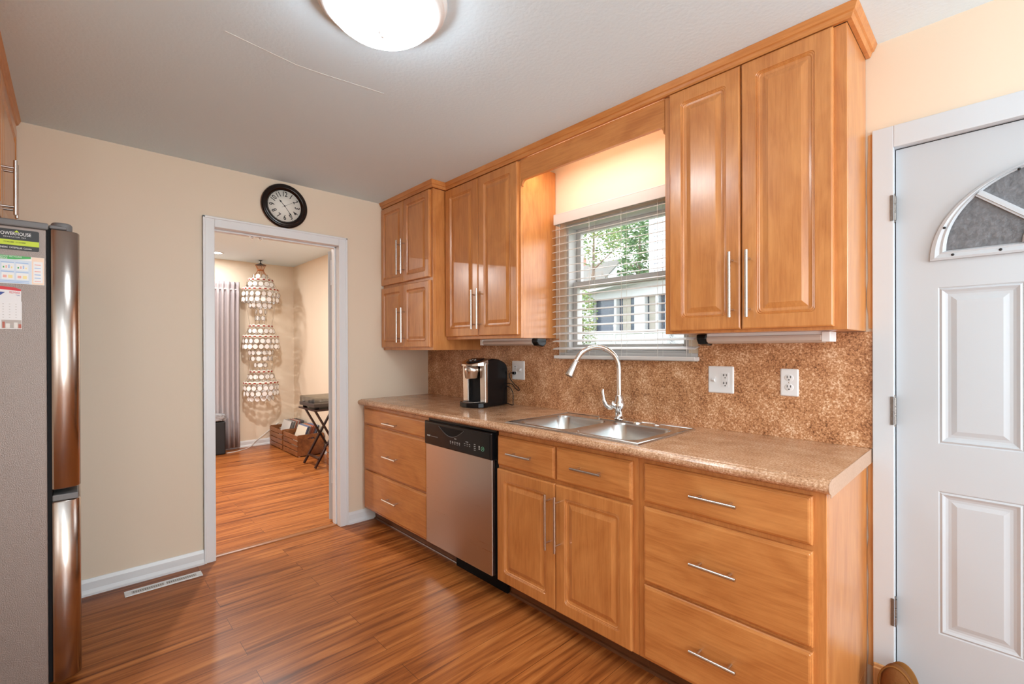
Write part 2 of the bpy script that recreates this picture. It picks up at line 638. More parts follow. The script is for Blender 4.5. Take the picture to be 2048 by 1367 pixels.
def text_bm(s, size, depth=0.0006, align='CENTER', sx=1.0, shear=0.0, bold=0.0):
    """flat lettering in the XY plane as a bmesh"""
    c = bpy.data.curves.new('lettering', 'FONT')
    c.body = s
    c.size = size
    c.extrude = depth
    c.align_x = align
    c.align_y = 'CENTER'
    c.shear = shear
    c.offset = bold
    c.resolution_u = 3
    o = bpy.data.objects.new('lettering', c)
    COL.objects.link(o)
    bpy.context.view_layer.update()
    dg = bpy.context.evaluated_depsgraph_get()
    me = bpy.data.meshes.new_from_object(o.evaluated_get(dg))
    bm = bmesh.new()
    bm.from_mesh(me)
    bpy.data.objects.remove(o)
    bpy.data.curves.remove(c)
    bpy.data.meshes.remove(me)
    if sx != 1.0:
        bmesh.ops.scale(bm, vec=(sx, 1, 1), verts=bm.verts)
    return bm


def place_bm(bm, origin, xax, yax):
    """maps a flat bmesh from XY to a plane with the given axes"""
    x, y = Vector(xax).normalized(), Vector(yax).normalized()
    z = x.cross(y)
    m = Matrix((x, y, z)).transposed().to_4x4()
    m.translation = Vector(origin)
    bmesh.ops.transform(bm, matrix=m, verts=bm.verts)
    return bm


def merge(dst, src, mi=0):
    me = bpy.data.meshes.new('tmp')
    for f in src.faces:
        f.material_index = mi
    src.to_mesh(me)
    src.free()
    dst.from_mesh(me)
    bpy.data.meshes.remove(me)


# ------------------------------------------------------------------ the setting
CE = 2.416
ROOM_X1, ROOM_Y0 = 6.0, -2.95


def wall_with_holes(name, axis, a0, a1, t0, t1, z1, holes, m):
    """axis 'X': wall runs along X, thickness in Y (t0..t1). holes: (a0,a1,z0,z1)"""
    bm = bm_new()
    xs = sorted({a0, a1} | {h[0] for h in holes} | {h[1] for h in holes})
    for p, q in zip(xs, xs[1:]):
        cuts = [h for h in holes if h[0] <= p + 1e-6 and h[1] >= q - 1e-6]
        spans = [(0.0, z1)]
        for h in cuts:
            nsp = []
            for s0, s1 in spans:
                if h[2] > s0:
                    nsp.append((s0, min(h[2], s1)))
                if h[3] < s1:
                    nsp.append((max(h[3], s0), s1))
            spans = nsp
        for s0, s1 in spans:
            if s1 - s0 < 1e-5:
                continue
            if axis == 'X':
                box(bm, p, q, t0, t1, s0, s1)
            else:
                box(bm, t0, t1, p, q, s0, s1)
    bmesh.ops.remove_doubles(bm, verts=bm.verts, dist=1e-5)
    return struct(obj(name, bm, m))


WIN = (1.50, 2.27, 1.262, 2.035)
DOORH = (3.045, 3.868, 0.0, 2.018)
bm = bm_new()
box(bm, -3.70, ROOM_X1 + .12, -4.2, 0.22, -0.06, 0.0)
struct(obj('floor', bm, M_FLOOR))
bm = bm_new()
box(bm, -0.12, ROOM_X1 + .12, ROOM_Y0 - .12, 0.14, CE, CE + 0.08)
struct(obj('ceiling', bm, M_CEIL))
bm = bm_new()
box(bm, -3.70, -0.12, -4.2, 0.20, 2.446, 2.52)
struct(obj('ceiling', bm, M_CEIL))
wall_with_holes('wall_window', 'X', 0.0, ROOM_X1 + .12, 0.0, 0.14, CE, [WIN, DOORH], M_WALL)
DW_Y0, DW_Y1, DW_Z = -1.545, -0.772, 2.040
wall_with_holes('wall_back', 'Y', -4.2, 0.20, -0.12, 0.0, 2.446, [(DW_Y0 - .012, DW_Y1 + .012, 0, DW_Z + .012)], M_WALL)
wall_with_holes('wall_left', 'X', 0.0, ROOM_X1 + .12, ROOM_Y0 - .12, ROOM_Y0, CE, [(3.70, 5.60, 0.80, 2.30)], M_WALL)  # hole made up for the side fill light
wall_with_holes('wall_rear', 'Y', ROOM_Y0, 0.0, ROOM_X1, ROOM_X1 + .12, CE, [(-1.70, -0.10, 0.32, 2.30)], M_WALL)  # hole made up for the rear fill light
bm = bm_new()
box(bm, -3.68, -3.56, -4.2, 0.20, 0, 2.446)
struct(obj('wall_far', bm, M_WALL))
bm = bm_new()
box(bm, -3.56, -0.12, 0.088, 0.20, 0, 2.446)
struct(obj('wall_far_right', bm, M_WALL))
bm = bm_new()
box(bm, -3.56, -0.12, -4.2, -4.08, 0, 2.446)
struct(obj('wall_far_left', bm, M_WALL))

# crack line in the ceiling plaster
bm = bm_new()
cp = [(1.435, -1.781), (1.420, -1.665), (1.402, -1.53), (1.411, -1.43), (1.428, -1.322), (1.448, -1.176)]
tube(bm, [(x, y, CE + 0.0004) for x, y in cp], 0.0013, 6)
struct(obj('ceiling_seam', bm, M_TRIM))


# baseboards
def baseboard(name, path, z1=0.085):
    prof = [(0, 0), (0.022, 0), (0.022, 0.012), (0.015, 0.024), (0.012, 0.030), (0.012, z1 - .018), (0.006, z1), (0, z1)]
    bm = bm_new()
    sweep_xy(bm, path, prof)
    return struct(obj(name, bm, M_TRIM))


baseboard('baseboard_back', [(0.0, -1.607), (0.0, ROOM_Y0 + .02)][::-1])
baseboard('baseboard_back', [(0.0, -0.50), (0.0, -0.712)][::-1])
baseboard('baseboard_far', [(-3.56, -4.0), (-3.56, 0.07)])
baseboard('baseboard_far_right', [(-3.54, 0.088), (-0.14, 0.088)])

# doorway casing and jamb (trim_1)
bm = bm_new()
cw = 0.062
y0, y1, zt = DW_Y0, DW_Y1, DW_Z
for s, a, b in ((0, y0 - cw, y0), (1, y1, y1 + cw)):
    box(bm, 0.0, 0.016, a, b, 0.0, zt + cw)
box(bm, 0.0, 0.016, y0, y1, zt, zt + cw)
for s, a in ((0, y0 - cw), (1, y1 + cw - .014)):
    box(bm, 0.0, 0.021, a, a + .014, 0.0, zt + cw)
box(bm, 0.0, 0.021, y0 - cw, y1 + cw, zt + cw - .014, zt + cw)
# jamb lining
box(bm, -0.125, 0.0, y0 - .012, y0, 0.0, zt)
box(bm, -0.125, 0.0, y1, y1 + .012, 0.0, zt)
box(bm, -0.125, 0.0, y0 - .012, y1 + .012, zt, zt + .012)
# stops
box(bm, -0.085, -0.045, y0, y0 + .011, 0.0, zt)
box(bm, -0.085, -0.045, y1 - .011, y1, 0.0, zt)
box(bm, -0.085, -0.045, y0, y1, zt - .011, zt)
struct(obj('trim_1', bm, M_TRIM, bevel=0.003))
bm = bm_new()
prism(bm, [(-0.080, y0 + .001, 0.0005), (-0.030, y0 + .001, 0.0005), (-0.034, y0 + .001, 0.006), (-0.045, y0 + .001, 0.009), (-0.066, y0 + .001, 0.009), (-0.076, y0 + .001, 0.006)], (0, y1 - y0 - .002, 0))
struct(obj('trim_2', bm, M_STRIP))

# open white inner door seen edge on (door_2)
hx, hy = -0.128, -0.766
ang = math.radians(120)          # direction of the slab from its hinge
dx, dy = math.cos(ang), math.sin(ang)
d2 = thing('door_2', 'white inner door standing open behind the doorway', 'door', (hx, hy, 0))
struct(d2)
bm = bm_new()
t = Vector((-dy, dx, 0))
c0 = Vector((hx, hy, 0)) + Vector((dx, dy, 0)) * .37 + t * .019
obox(bm, c0 + Vector((0, 0, 1.02)), (dx, dy, 0), t, (0, 0, 1), 0.37, 0.018, 1.005)
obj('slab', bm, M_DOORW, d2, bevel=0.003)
for z0, z1 in ((1.768, 1.954), (0.292, 0.389)):
    bm = bm_new()
    hp = Vector((hx + .004, hy - .006, 0))
    tube(bm, [hp + Vector((0, 0, z0)), hp + Vector((0, 0, z1))], 0.006, 10)
    obox(bm, hp + Vector((-.012, .004, (z0 + z1) / 2)), (1, 0, 0), (0, 1, 0), (0, 0, 1), .012, .002, (z1 - z0) / 2)
    obj('hinge', bm, M_TRIM, d2)
bm = bm_new()                     # catches under the head jamb
for yy in (-1.32, -1.27):
    lathe(bm, [(0, 0), (.008, .002), (.008, .010), (.004, .013), (0, .013)], (-0.065, yy, zt - .0245), (0, 0, 1), 12)
    box(bm, -0.075, -0.055, yy - .016, yy + .016, zt - .0115, zt - .0108)
    box(bm, -.068, -.062, yy - .003, yy + .003, zt - .014, zt - .011)
o = obj('door_catch', bm, M_CHROME)
tag(o, 'pair of small bright ball catches under the doorway head', 'door catch')

# entry door, casing (trim_3)
dX0, dX1, dZ = DOORH[0], DOORH[1], DOORH[3]
bm = bm_new()
box(bm, 2.987, dX0 + .004, -0.020, 0.0, 0.0, dZ + .074)
box(bm, dX1 - .004, dX1 + .062, -0.020, 0.0, 0.0, dZ + .074)
box(bm, dX0 + .004, dX1 - .004, -0.020, 0.0, dZ - .004, dZ + .074)
box(bm, dX0 - .0, dX0 + .004, 0.0, 0.14, 0.0, dZ)
box(bm, dX1 - .004, dX1, 0.0, 0.14, 0.0, dZ)
box(bm, dX0, dX1, 0.0, 0.14, dZ - .004, dZ)
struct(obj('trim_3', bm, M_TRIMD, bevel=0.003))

ed = thing('door_1', 'white panelled entry door with half round window', 'door', (dX0 + .01, 0.03, 0.0))
struct(ed)
EX0, EX1, EZ0, EZ1, EY = 3.052, 3.862, 0.012, 2.010, 0.012
ECX = (EX0 + EX1) / 2
# slab with recessed moulded panels
PANS = [(3.165, 3.368, 0.956, 1.499), (3.546, 3.749, 0.956, 1.499), (3.165, 3.368, 0.294, 0.792), (3.546, 3.749, 0.294, 0.792)]
bm = bm_new()
xs = sorted({EX0, EX1} | {p[0] for p in PANS} | {p[1] for p in PANS})
zs = sorted({EZ0, EZ1} | {p[2] for p in PANS} | {p[3] for p in PANS})
gv = {}
for x in xs:
    for z in zs:
        gv[(x, z)] = bm.verts.new((x, EY, z))
for i in range(len(xs) - 1):
    for j in range(len(zs) - 1):
        if any(abs(p[0] - xs[i]) < 1e-6 and abs(p[1] - xs[i + 1]) < 1e-6 and abs(p[2] - zs[j]) < 1e-6 for p in PANS):
            continue
        bm.faces.new((gv[(xs[i], zs[j])], gv[(xs[i + 1], zs[j])], gv[(xs[i + 1], zs[j + 1])], gv[(xs[i], zs[j + 1])]))
box(bm, EX0, EX1, EY + .012, EY + .044, EZ0, EZ1)
for p, q in (((EX0, EZ0), (EX1, EZ0)), ((EX1, EZ0), (EX1, EZ1)), ((EX1, EZ1), (EX0, EZ1)), ((EX0, EZ1), (EX0, EZ0))):
    bm.faces.new([bm.verts.new((p[0], EY, p[1])), bm.verts.new((q[0], EY, q[1])), bm.verts.new((q[0], EY + .04, q[1])), bm.verts.new((p[0], EY + .04, p[1]))])
for x0, x1, z0, z1 in PANS:
    prev = [(x0, z0), (x1, z0), (x1, z1), (x0, z1)]
    py = EY
    for ins, yy in ((0.004, EY + .0025), (0.010, EY - .0005), (0.018, EY + .0045), (0.025, EY + .0065), (0.033, EY + .006), (0.047, EY + .002)):
        cur = [(x0 + ins, z0 + ins), (x1 - ins, z0 + ins), (x1 - ins, z1 - ins), (x0 + ins, z1 - ins)]
        for k in range(4):
            a, b, c, d = prev[k], prev[(k + 1) % 4], cur[(k + 1) % 4], cur[k]
            bm.faces.new([bm.verts.new((a[0], py, a[1])), bm.verts.new((b[0], py, b[1])), bm.verts.new((c[0], yy, c[1])), bm.verts.new((d[0], yy, d[1]))])
        prev, py = cur, yy
    bm.faces.new([bm.verts.new((p[0], py, p[1])) for p in prev])
bmesh.ops.remove_doubles(bm, verts=bm.verts, dist=1e-5)
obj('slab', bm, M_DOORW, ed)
bm = bm_new()  # black strips standing in for the shade in the door gap
box(bm, 3.0492, 3.0518, 0.016, 0.05, 0.0, 2.012)
box(bm, 3.0518, 3.862, 0.016, 0.05, 2.0105, 2.0137)
obj('gap_shade_strip', bm, M_BLACKM, ed)


def half(a, b, z0, n=40, inset_end=0.0):
    return [(ECX + a * math.cos(PI * k / n), z0 + b * math.sin(PI * k / n)) for k in range(n + 1)]


FZ = 1.591
bm = bm_new()
outer_rings = [(0.314, 0.292, 0.0, EY - .000), (0.312, 0.290, 0.001, EY - .013), (0.300, 0.278, 0.008, EY - .016), (0.288, 0.266, 0.020, EY - .012), (0.280, 0.258, 0.026, EY - .014), (0.271, 0.250, 0.032, EY - .004)]
prev = None
for a, b, dz, yy in outer_rings:
    ring = [bm.verts.new((x, yy, z)) for x, z in half(a, b, FZ + dz)]
    if prev:
        m = len(ring)
        for k in range(m):
            f = bm.faces.new((prev[k], prev[(k + 1) % m], ring[(k + 1) % m], ring[k]))
    prev = ring
HUB = FZ + .032
for a in (45, 90, 135):
    c, s = math.cos(math.radians(a)), math.sin(math.radians(a))
    p0 = Vector((ECX + .07 * c, EY - .006, HUB + .07 * s))
    p1 = Vector((ECX + .272 * c, EY - .006, HUB + .251 * s))
    bar(bm, p0, p1, 0.022, 0.012, side=(0, 1, 0))
    bar(bm, p0 - Vector((0, .004, 0)), p1 - Vector((0, .004, 0)), 0.010, 0.012, side=(0, 1, 0))
hub = [(ECX + .085 * math.cos(PI * k / 16), EY - .012, HUB - .002 + .085 * math.sin(PI * k / 16)) for k in range(17)]
tube(bm, hub, 0.011, 8)
obj('window_frame', bm, M_DOORW, ed)
bm = bm_new()
gp = [(x, EY - .002, z) for x, z in half(0.272, 0.251, FZ + .032)]
bm.faces.new([bm.verts.new(p) for p in gp])
gp2 = [(x, EY + .0115, z) for x, z in half(0.272, 0.251, FZ + .032)]
bm.faces.new([bm.verts.new(p) for p in gp2])
obj('pane', bm, M_OBSC, ed, label='rippled grey half round glass')
bm = bm_new()
for a in (22, 172, 158, 110, 70):
    c, s = math.cos(math.radians(180 - a)), math.sin(math.radians(180 - a))
    lathe(bm, [(0, 0), (.0042, 0), (.0042, .001), (0, .001)], (ECX + .296 * c, EY - .0155, FZ + .008 + .27 * s), (0, -1, 0), 12)
for x in (3.203, 3.315, 3.60, 3.71):
    lathe(bm, [(0, 0), (.0042, 0), (.0042, .001), (0, .001)], (x, EY - .0148, FZ + .0145), (0, -1, 0), 12)
obj('screw_hole', bm, M_SLOT, ed)
for z0, z1 in ((1.745, 1.845), (1.007, 1.117), (0.280, 0.386)):
    bm = bm_new()
    hxx = 3.0485
    for k in range(3):
        za = z0 + .006 + (z1 - z0 - .012) * k / 3
        zb = z0 + .006 + (z1 - z0 - .012) * (k + 1) / 3 - .002
        tube(bm, [(hxx, -0.010, za), (hxx, -0.010, zb)], 0.0075, 12)
    tube(bm, [(hxx, -0.010, z0 - .002), (hxx, -0.010, z1 + .002)], 0.0045, 10)
    box(bm, hxx - .009, hxx, -0.0235, -0.0195, z0 + .004, z1 - .004)
    box(bm, hxx, hxx + .004, -0.004, 0.010, z0 + .004, z1 - .004)
    obj('hinge', bm, M_HINGE, ed)

bm = bm_new()
lathe(bm, [(0, 0), (.032, 0), (.032, .005), (.012, .009), (.011, .030), (.024, .040), (.028, .052), (.024, .064), (0, .068)], (3.800, EY - .0002, 0.95), (0, -1, 0), 28)
obj('knob', bm, M_HINGE, ed)

# rough wood left showing in the gap beside the cabinets
bm = bm_new()
def strip(z0, z1, seed):
    random.seed(seed)
    n = 16
    pts = []
    for k in range(n + 1):
        pts.append((2.9675 + random.uniform(0.0, 0.006), -0.004, z0 + (z1 - z0) * k / n))
    poly = pts + [(2.9865, -0.004, z1), (2.9865, -0.004, z0)]
    prism(bm, poly, (0, 0.0035, 0))
strip(0.10, 0.868, 1)
strip(1.362, 2.085, 2)
struct(obj('trim_4', bm, M_RAW))
bm = bm_new()
box(bm, 2.990, 3.046, -0.040, -0.0205, 0.0, 0.118)
box(bm, 2.990, 3.046, -0.030, -0.0205, 0.118, 0.128)
struct(obj('baseboard_scrap', bm, M_RAW, bevel=0.002))

# window unit (window_1)
wx0, wx1, wz0, wz1 = WIN
wn = thing('window_1', 'white double hung window behind the blind', 'window', ((wx0 + wx1) / 2, 0.06, wz0))
struct(wn)
bm = bm_new()
def rect_frame(bm, x0, x1, z0, z1, y0, y1, wl, wr, wb, wt):
    box(bm, x0, x0 + wl, y0, y1, z0, z1)
    box(bm, x1 - wr, x1, y0, y1, z0, z1)
    box(bm, x0 + wl, x1 - wr, y0, y1, z0, z0 + wb)
    box(bm, x0 + wl, x1 - wr, y0, y1, z1 - wt, z1)
rect_frame(bm, wx0, wx1, wz0, wz1, 0.005, 0.135, .016, .016, .016, .016)
box(bm, wx0 - .05, wx1 + .05, -0.008, 0.004, wz0 - .03, wz0 + .004)
obj('window_frame', bm, M_VINYL, wn, bevel=0.002)
bm = bm_new()
rect_frame(bm, wx0 + .018, wx1 - .018, 1.278, 1.692, 0.045, 0.075, .030, .030, .036, .036)
s1 = obj('sash', bm, M_VINYL, wn, bevel=0.003)
bm = bm_new()
box(bm, wx0 + .046, wx1 - .046, 0.058, 0.062, 1.312, 1.658)
obj('pane', bm, M_GLASS, s1)
bm = bm_new()
rect_frame(bm, wx0 + .018, wx1 - .018, 1.650, 2.019, 0.080, 0.110, .030, .030, .036, .030)
s2 = obj('sash', bm, M_VINYL, wn, bevel=0.003)
bm = bm_new()
box(bm, wx0 + .046, wx1 - .046, 0.093, 0.097, 1.684, 1.991)
obj('pane', bm, M_GLASS, s2)


# ------------------------------------------------------------------ cabinets
def bar_handle(parent, p0, p1, stand, r=0.006, name='handle'):
    """bar from p0 to p1, posts run from the bar by vector stand to the door face"""
    bm = bm_new()
    p0, p1, stand = Vector(p0), Vector(p1), Vector(stand)
    tube(bm, [p0, p1], r, 14)
    L = (p1 - p0).length
    d = (p1 - p0).normalized()
    off = min(0.03, L * .17)
    for q in (p0 + d * off, p1 - d * off):
        tube(bm, [q, q + stand], r * .75, 10)
    return obj(name, bm, M_STEEL, parent)


def raised_door(parent, x0, x1, z0, z1, yface, m=None, thick=0.02, name='door', small=False):
    yb = yface + thick
    k = 0.8 if small else 1.0
    R = 0.016
    rings = [(0, 0.0005, .002), (0, thick - .006, .002), (0.002, thick - .002, .003), (0.006, thick, .004),
             (0.052 * k, thick, R), (0.0535 * k, thick - .0025, R), (0.056 * k, thick - .0012, R), (0.058 * k, thick - .0038, R), (0.061 * k, thick - .0025, R), (0.064 * k, thick - .0062, R),
             (0.071 * k, thick - .0075, .010), (0.074 * k, thick - .0078, .002), (0.094 * k, thick - .0015, .0015), (0.0955 * k, thick - .0015, .0015)]
    bm = bm_new()
    panel_front(bm, x0, x1, z0, z1, yb, rings)
    return obj(name, bm, m or M_WOODV, parent)


def slab_front(parent, x0, x1, z0, z1, yface, thick=0.02, name='drawer', m=None):
    yb = yface + thick
    rings = [(0, 0.0005, .003), (0, thick - .009, .003), (0.003, thick - .005, .004), (0.005, thick - .0045, .004), (0.0065, thick - .0015, .004), (0.011, thick, .004), (0.013, thick, .004)]
    bm = bm_new()
    panel_front(bm, x0, x1, z0, z1, yb, rings)
    return obj(name, bm, m or M_WOODH, parent)


def cab_body(parent, x0, x1, y0, y1, z0, z1, m=M_WOODV, top=True, ft=0.018):
    """carcass whose front sheet sits at y0"""
    bm = bm_new()
    t = 0.016
    box(bm, x0, x0 + t, y0 + ft, y1, z0, z1)
    box(bm, x1 - t, x1, y0 + ft, y1, z0, z1)
    box(bm, x0 + t, x1 - t, y1 - t, y1, z0, z1)
    box(bm, x0 + t, x1 - t, y0 + ft, y1 - t, z0, z0 + t)
    if top:
        box(bm, x0 + t, x1 - t, y0 + ft, y1 - t, z1 - t, z1)
    box(bm, x0, x1, y0, y0 + ft, z0, z1)
    return obj('body', bm, m, parent, bevel=0.0015, seg=1)


YF, YB = -0.600, -0.580       # door face, carcass front of the base run
HB = -0.634


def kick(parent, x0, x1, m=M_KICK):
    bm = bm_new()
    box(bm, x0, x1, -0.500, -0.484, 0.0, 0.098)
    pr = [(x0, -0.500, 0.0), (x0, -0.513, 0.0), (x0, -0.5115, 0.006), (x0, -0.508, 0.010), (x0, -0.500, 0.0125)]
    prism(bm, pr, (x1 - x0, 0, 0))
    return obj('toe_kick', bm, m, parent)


def drawer(parent, x0, x1, z0, z1, hx0, hx1, hz):
    d = slab_front(parent, x0, x1, z0, z1, YF)
    bar_handle(d, (hx0, HB, hz), (hx1, HB, hz), (0, HB * -1 + YF + .002, 0))
    return d


c = thing('base_cabinet', 'three drawer maple base cabinet between the wall and dishwasher', 'cabinet', (0.445, -0.58, 0.0))
cab_body(c, 0.004, 0.886, YB, -0.016, 0.098, 0.870)
kick(c, 0.026, 1.08)
drawer(c, 0.041, 0.884, 0.740, 0.848, 0.381, 0.557, 0.777)
drawer(c, 0.041, 0.884, 0.403, 0.662 + .066, 0.379, 0.556, 0.548)
drawer(c, 0.041, 0.884, 0.116, 0.391, 0.377, 0.556, 0.252)

c = thing('base_cabinet', 'maple sink cabinet with two doors under two false drawers', 'cabinet', (1.935, -0.58, 0.0))
cab_body(c, 1.530, 2.346, YB, -0.016, 0.098, 0.870, top=False)
kick(c, 1.532, 2.346)
drawer(c, 1.540, 1.926, 0.697, 0.847, 1.642, 1.807, 0.773)
drawer(c, 1.938, 2.327, 0.697, 0.850, 2.046, 2.204, 0.777)
d = raised_door(c, 1.537, 1.930, 0.108, 0.680, YF)
bar_handle(d, (1.901, HB, 0.634), (1.901, HB, 0.384), (0, YF - HB + .002, 0))
d = raised_door(c, 1.934, 2.325, 0.108, 0.680, YF)
bar_handle(d, (1.958, HB, 0.636), (1.958, HB, 0.386), (0, YF - HB + .002, 0))

c = thing('base_cabinet', 'three drawer maple base cabinet at the end by the entry door', 'cabinet', (2.66, -0.58, 0.0))
cab_body(c, 2.347, 2.967, YB, -0.004, 0.098, 0.870)
bm = bm_new()
box(bm, 2.951, 2.967, -0.500, -0.004, 0.0, 0.0975)
obj('side_panel', bm, M_WOODV, c)
kick(c, 2.347, 2.950)
drawer(c, 2.377, 2.934, 0.707, 0.853, 2.575, 2.731, 0.780)
drawer(c, 2.376, 2.934, 0.404, 0.689, 2.574, 2.729, 0.546)
drawer(c, 2.375, 2.934, 0.112, 0.391, 2.573, 2.728, 0.245)

# dishwasher
dw = thing('dishwasher', 'stainless dishwasher with black control panel between the cabinets', 'dishwasher', (1.205, -0.58, 0.0))
bm = bm_new()
box(bm, 0.892, 1.524, -0.580, -0.03, 0.10, 0.868)
obj('tub', bm, M_BLACKM, dw)
bm = bm_new()
box(bm, 0.889, 1.506, -0.606, -0.581, 0.113, 0.716)
obj('door_panel', bm, M_DW, dw, bevel=0.004)
bm = bm_new()
panel_front(bm, 0.887, 1.512, 0.714, 0.855, -0.583, [(0, 0, .004), (0, .026, .004), (0.003, .031, .004), (0.006, .033, .004), (0.012, .0335, .004)])
cp = obj('control_panel', bm, M_BLACK, dw)
bm = bm_new()
box(bm, 0.900, 1.526, -0.592, -0.581, 0.857, 0.869)
box(bm, 1.513, 1.527, -0.590, -0.5805, 0.716, 0.8565)
obj('top_trim', bm, M_BLACK, dw)
bm = bm_new()
arc = [(1.045 + .24 * (k / 20), -0.6172, 0.838 - .048 * math.sin(PI * k / 20)) for k in range(21)]
prism(bm, arc, (0, 0.0006, 0))
obj('handle_recess', bm, M_BLACKM, cp)
bm = bm_new()
tube(bm, [(p[0], -0.6185, p[2]) for p in arc], 0.0016, 6)
obj('handle_rim', bm, plain('grey_recess_rim', (0.10, 0.10, 0.10), .3), cp)
random.seed(3)
def mark(x, z, w, h, mi=0):
    bm = bm_new()
    box(bm, x, x + w, -0.6176, -0.6160, z, z + h)
    obj('button_marking', bm, (M_MARK, M_GREEN)[mi], cp)
for k in range(4):
    mark(0.921 + .009 * k, 0.7665, .006, .008)
for k in range(9):
    mark(0.963 + .008 * k, 0.7685, .0055, .0016)
for k in range(5):
    for q in range(2):
        mark(1.155 + .021 * k, 0.765 - q * .006, .010 + random.uniform(-.002, .002), .0028)
    mark(1.157 + .021 * k, 0.752, .006, .002)
mark(1.197, 0.783, .018, .003)
mark(1.300, 0.781, .022, .003)
for k in range(3):
    mark(1.287 + .021 * k, 0.770, .010, .0028)
    mark(1.289 + .021 * k, 0.760, .008, .002)
for k in range(4):
    mark(1.372, 0.778 - .010 * k, .014, .0022)
for k in range(3):
    mark(1.412, 0.772 - .007 * k, .010, .004)
bm = bm_new()
lathe(bm, [(0.0105, 0), (.0122, 0), (.0122, .0008), (.0105, .0008), (.0105, 0)], (1.445, -0.6168, 0.765), (0, -1, 0), 20)
obj('button_ring', bm, M_GREEN, cp)
mark(1.442, 0.7625, .006, .005, 1)
bm = bm_new()
box(bm, 1.081, 1.528, -0.520, -0.505, 0.002, 0.099)
obj('kick_plate', bm, M_BLACKM, dw)

# worktop
ct = thing('countertop', 'speckled brown laminate countertop with rounded front edge', 'countertop', (1.49, -0.3, 0.87))
bm = bm_new()
T0, T1 = 0.8715, 0.914
HX0, HX1, HY0, HY1 = 1.602, 2.322, -0.562, -0.112
box(bm, 0.002, HX0, -0.575, -0.001, T0, T1)
box(bm, HX1, 2.9815, -0.575, -0.001, T0, T1)
box(bm, HX0, HX1, -0.575, HY0, T0, T1)
box(bm, HX0, HX1, HY1, -0.001, T0, T1)
prof = [(-0.575, T1), (-0.600, T1), (-0.604, T1 - .0012), (-0.607, T1 - .003), (-0.610, T1 - .0032), (-0.617, T1 - .0045), (-0.623, T1 - .008), (-0.628, T1 - .014), (-0.6295, T1 - .021), (-0.628, T1 - .028), (-0.623, T1 - .034), (-0.616, T1 - .038), (-0.606, T0), (-0.575, T0)]
a = [bm.verts.new((0.002, y, z)) for y, z in prof]
b = [bm.verts.new((2.9815, y, z)) for y, z in prof]
n = len(prof)
for k in range(n):
    f = bm.faces.new((a[k], a[(k + 1) % n], b[(k + 1) % n], b[k]))
bm.faces.new(a)
bm.faces.new(b[::-1])
obj('top', bm, M_COUNTER, ct)
bm = bm_new()
prism(bm, [(2.9818, -0.001, T1), (2.9818, -0.600, T1 - .0005)] + [(2.9818, y, z - .0003) for y, z in prof[2:-1]] + [(2.9818, -0.606, 0.862), (2.9818, -0.001, 0.862)], (0.0016, 0, 0))
obj('end_cap', bm, M_ENDCAP, ct, label='pale laminate strip on the cut end')

# backsplash
bm = bm_new()
box(bm, 0.002, 2.9855, -0.0095, -0.0005, 0.9145, 1.226)
box(bm, 0.002, 0.692, -0.0095, -0.0005, 1.226, 1.2795)
box(bm, 0.692, 1.448, -0.0095, -0.0005, 1.226, 1.3505)
box(bm, 2.322, 2.9855, -0.0095, -0.0005, 1.226, 1.3505)
o = obj('backsplash', bm, M_SPLASH)
tag(o, 'speckled brown laminate backsplash along the counter wall', 'backsplash')

# sink
sk = thing('sink', 'double bowl stainless steel drop in sink', 'sink', (1.96, -0.335, 0.914))


def cell_hole(bm, cx0, cx1, cy0, cy1, hx0, hx1, hy0, hy1, r, z, n=7):
    hole = rrect(hx0, hx1, hy0, hy1, r, n)
    hv = [bm.verts.new((x, y, z)) for x, y in hole]
    cor = [bm.verts.new((x, y, z)) for x, y in ((cx1, cy1), (cx0, cy1), (cx0, cy0), (cx1, cy0))]
    m = n + 1
    for q in range(4):
        for k in range(n):
            bm.faces.new((hv[q * m + k], hv[q * m + k + 1], cor[q]))
        bm.faces.new((hv[q * m + n], hv[((q + 1) * m) % (4 * m)], cor[(q + 1) % 4], cor[q]))
    return hv


SX0, SX1, SY0, SY1, SZ = 1.583, 2.342, -0.577, -0.092, 0.919
B1 = (1.625, 1.946, -0.540, -0.185)
B2 = (1.984, 2.302, -0.540, -0.185)
bm = bm_new()
h1 = cell_hole(bm, SX0, 1.965, SY0, -0.165, *B1, 0.055, SZ)
h2 = cell_hole(bm, 1.965, SX1, SY0, -0.165, *B2, 0.055, SZ)
bm.faces.new([bm.verts.new(p) for p in ((SX0, -0.165, SZ), (SX1, -0.165, SZ), (SX1, SY1, SZ), (SX0, SY1, SZ))])
out = [(SX0, SY0), (SX1, SY0), (SX1, SY1), (SX0, SY1)]
out2 = [(SX0 - .006, SY0 - .006), (SX1 + .006, SY0 - .006), (SX1 + .006, SY1 + .006), (SX0 - .006, SY1 + .006)]
for k in range(4):
    a, b, c2, d2_ = out[k], out[(k + 1) % 4], out2[(k + 1) % 4], out2[k]
    bm.faces.new([bm.verts.new((a[0], a[1], SZ)), bm.verts.new((b[0], b[1], SZ)), bm.verts.new((c2[0], c2[1], 0.9145)), bm.verts.new((d2_[0], d2_[1], 0.9145))])
tube(bm, [(SX0 + .004, SY0 + .004, SZ), (SX1 - .004, SY0 + .004, SZ), (SX1 - .004, SY1 - .004, SZ), (SX0 + .004, SY1 - .004, SZ)], 0.0028, 8, closed=True)
bmesh.ops.remove_doubles(bm, verts=bm.verts, dist=1e-5)
obj('rim', bm, M_SINK, sk)
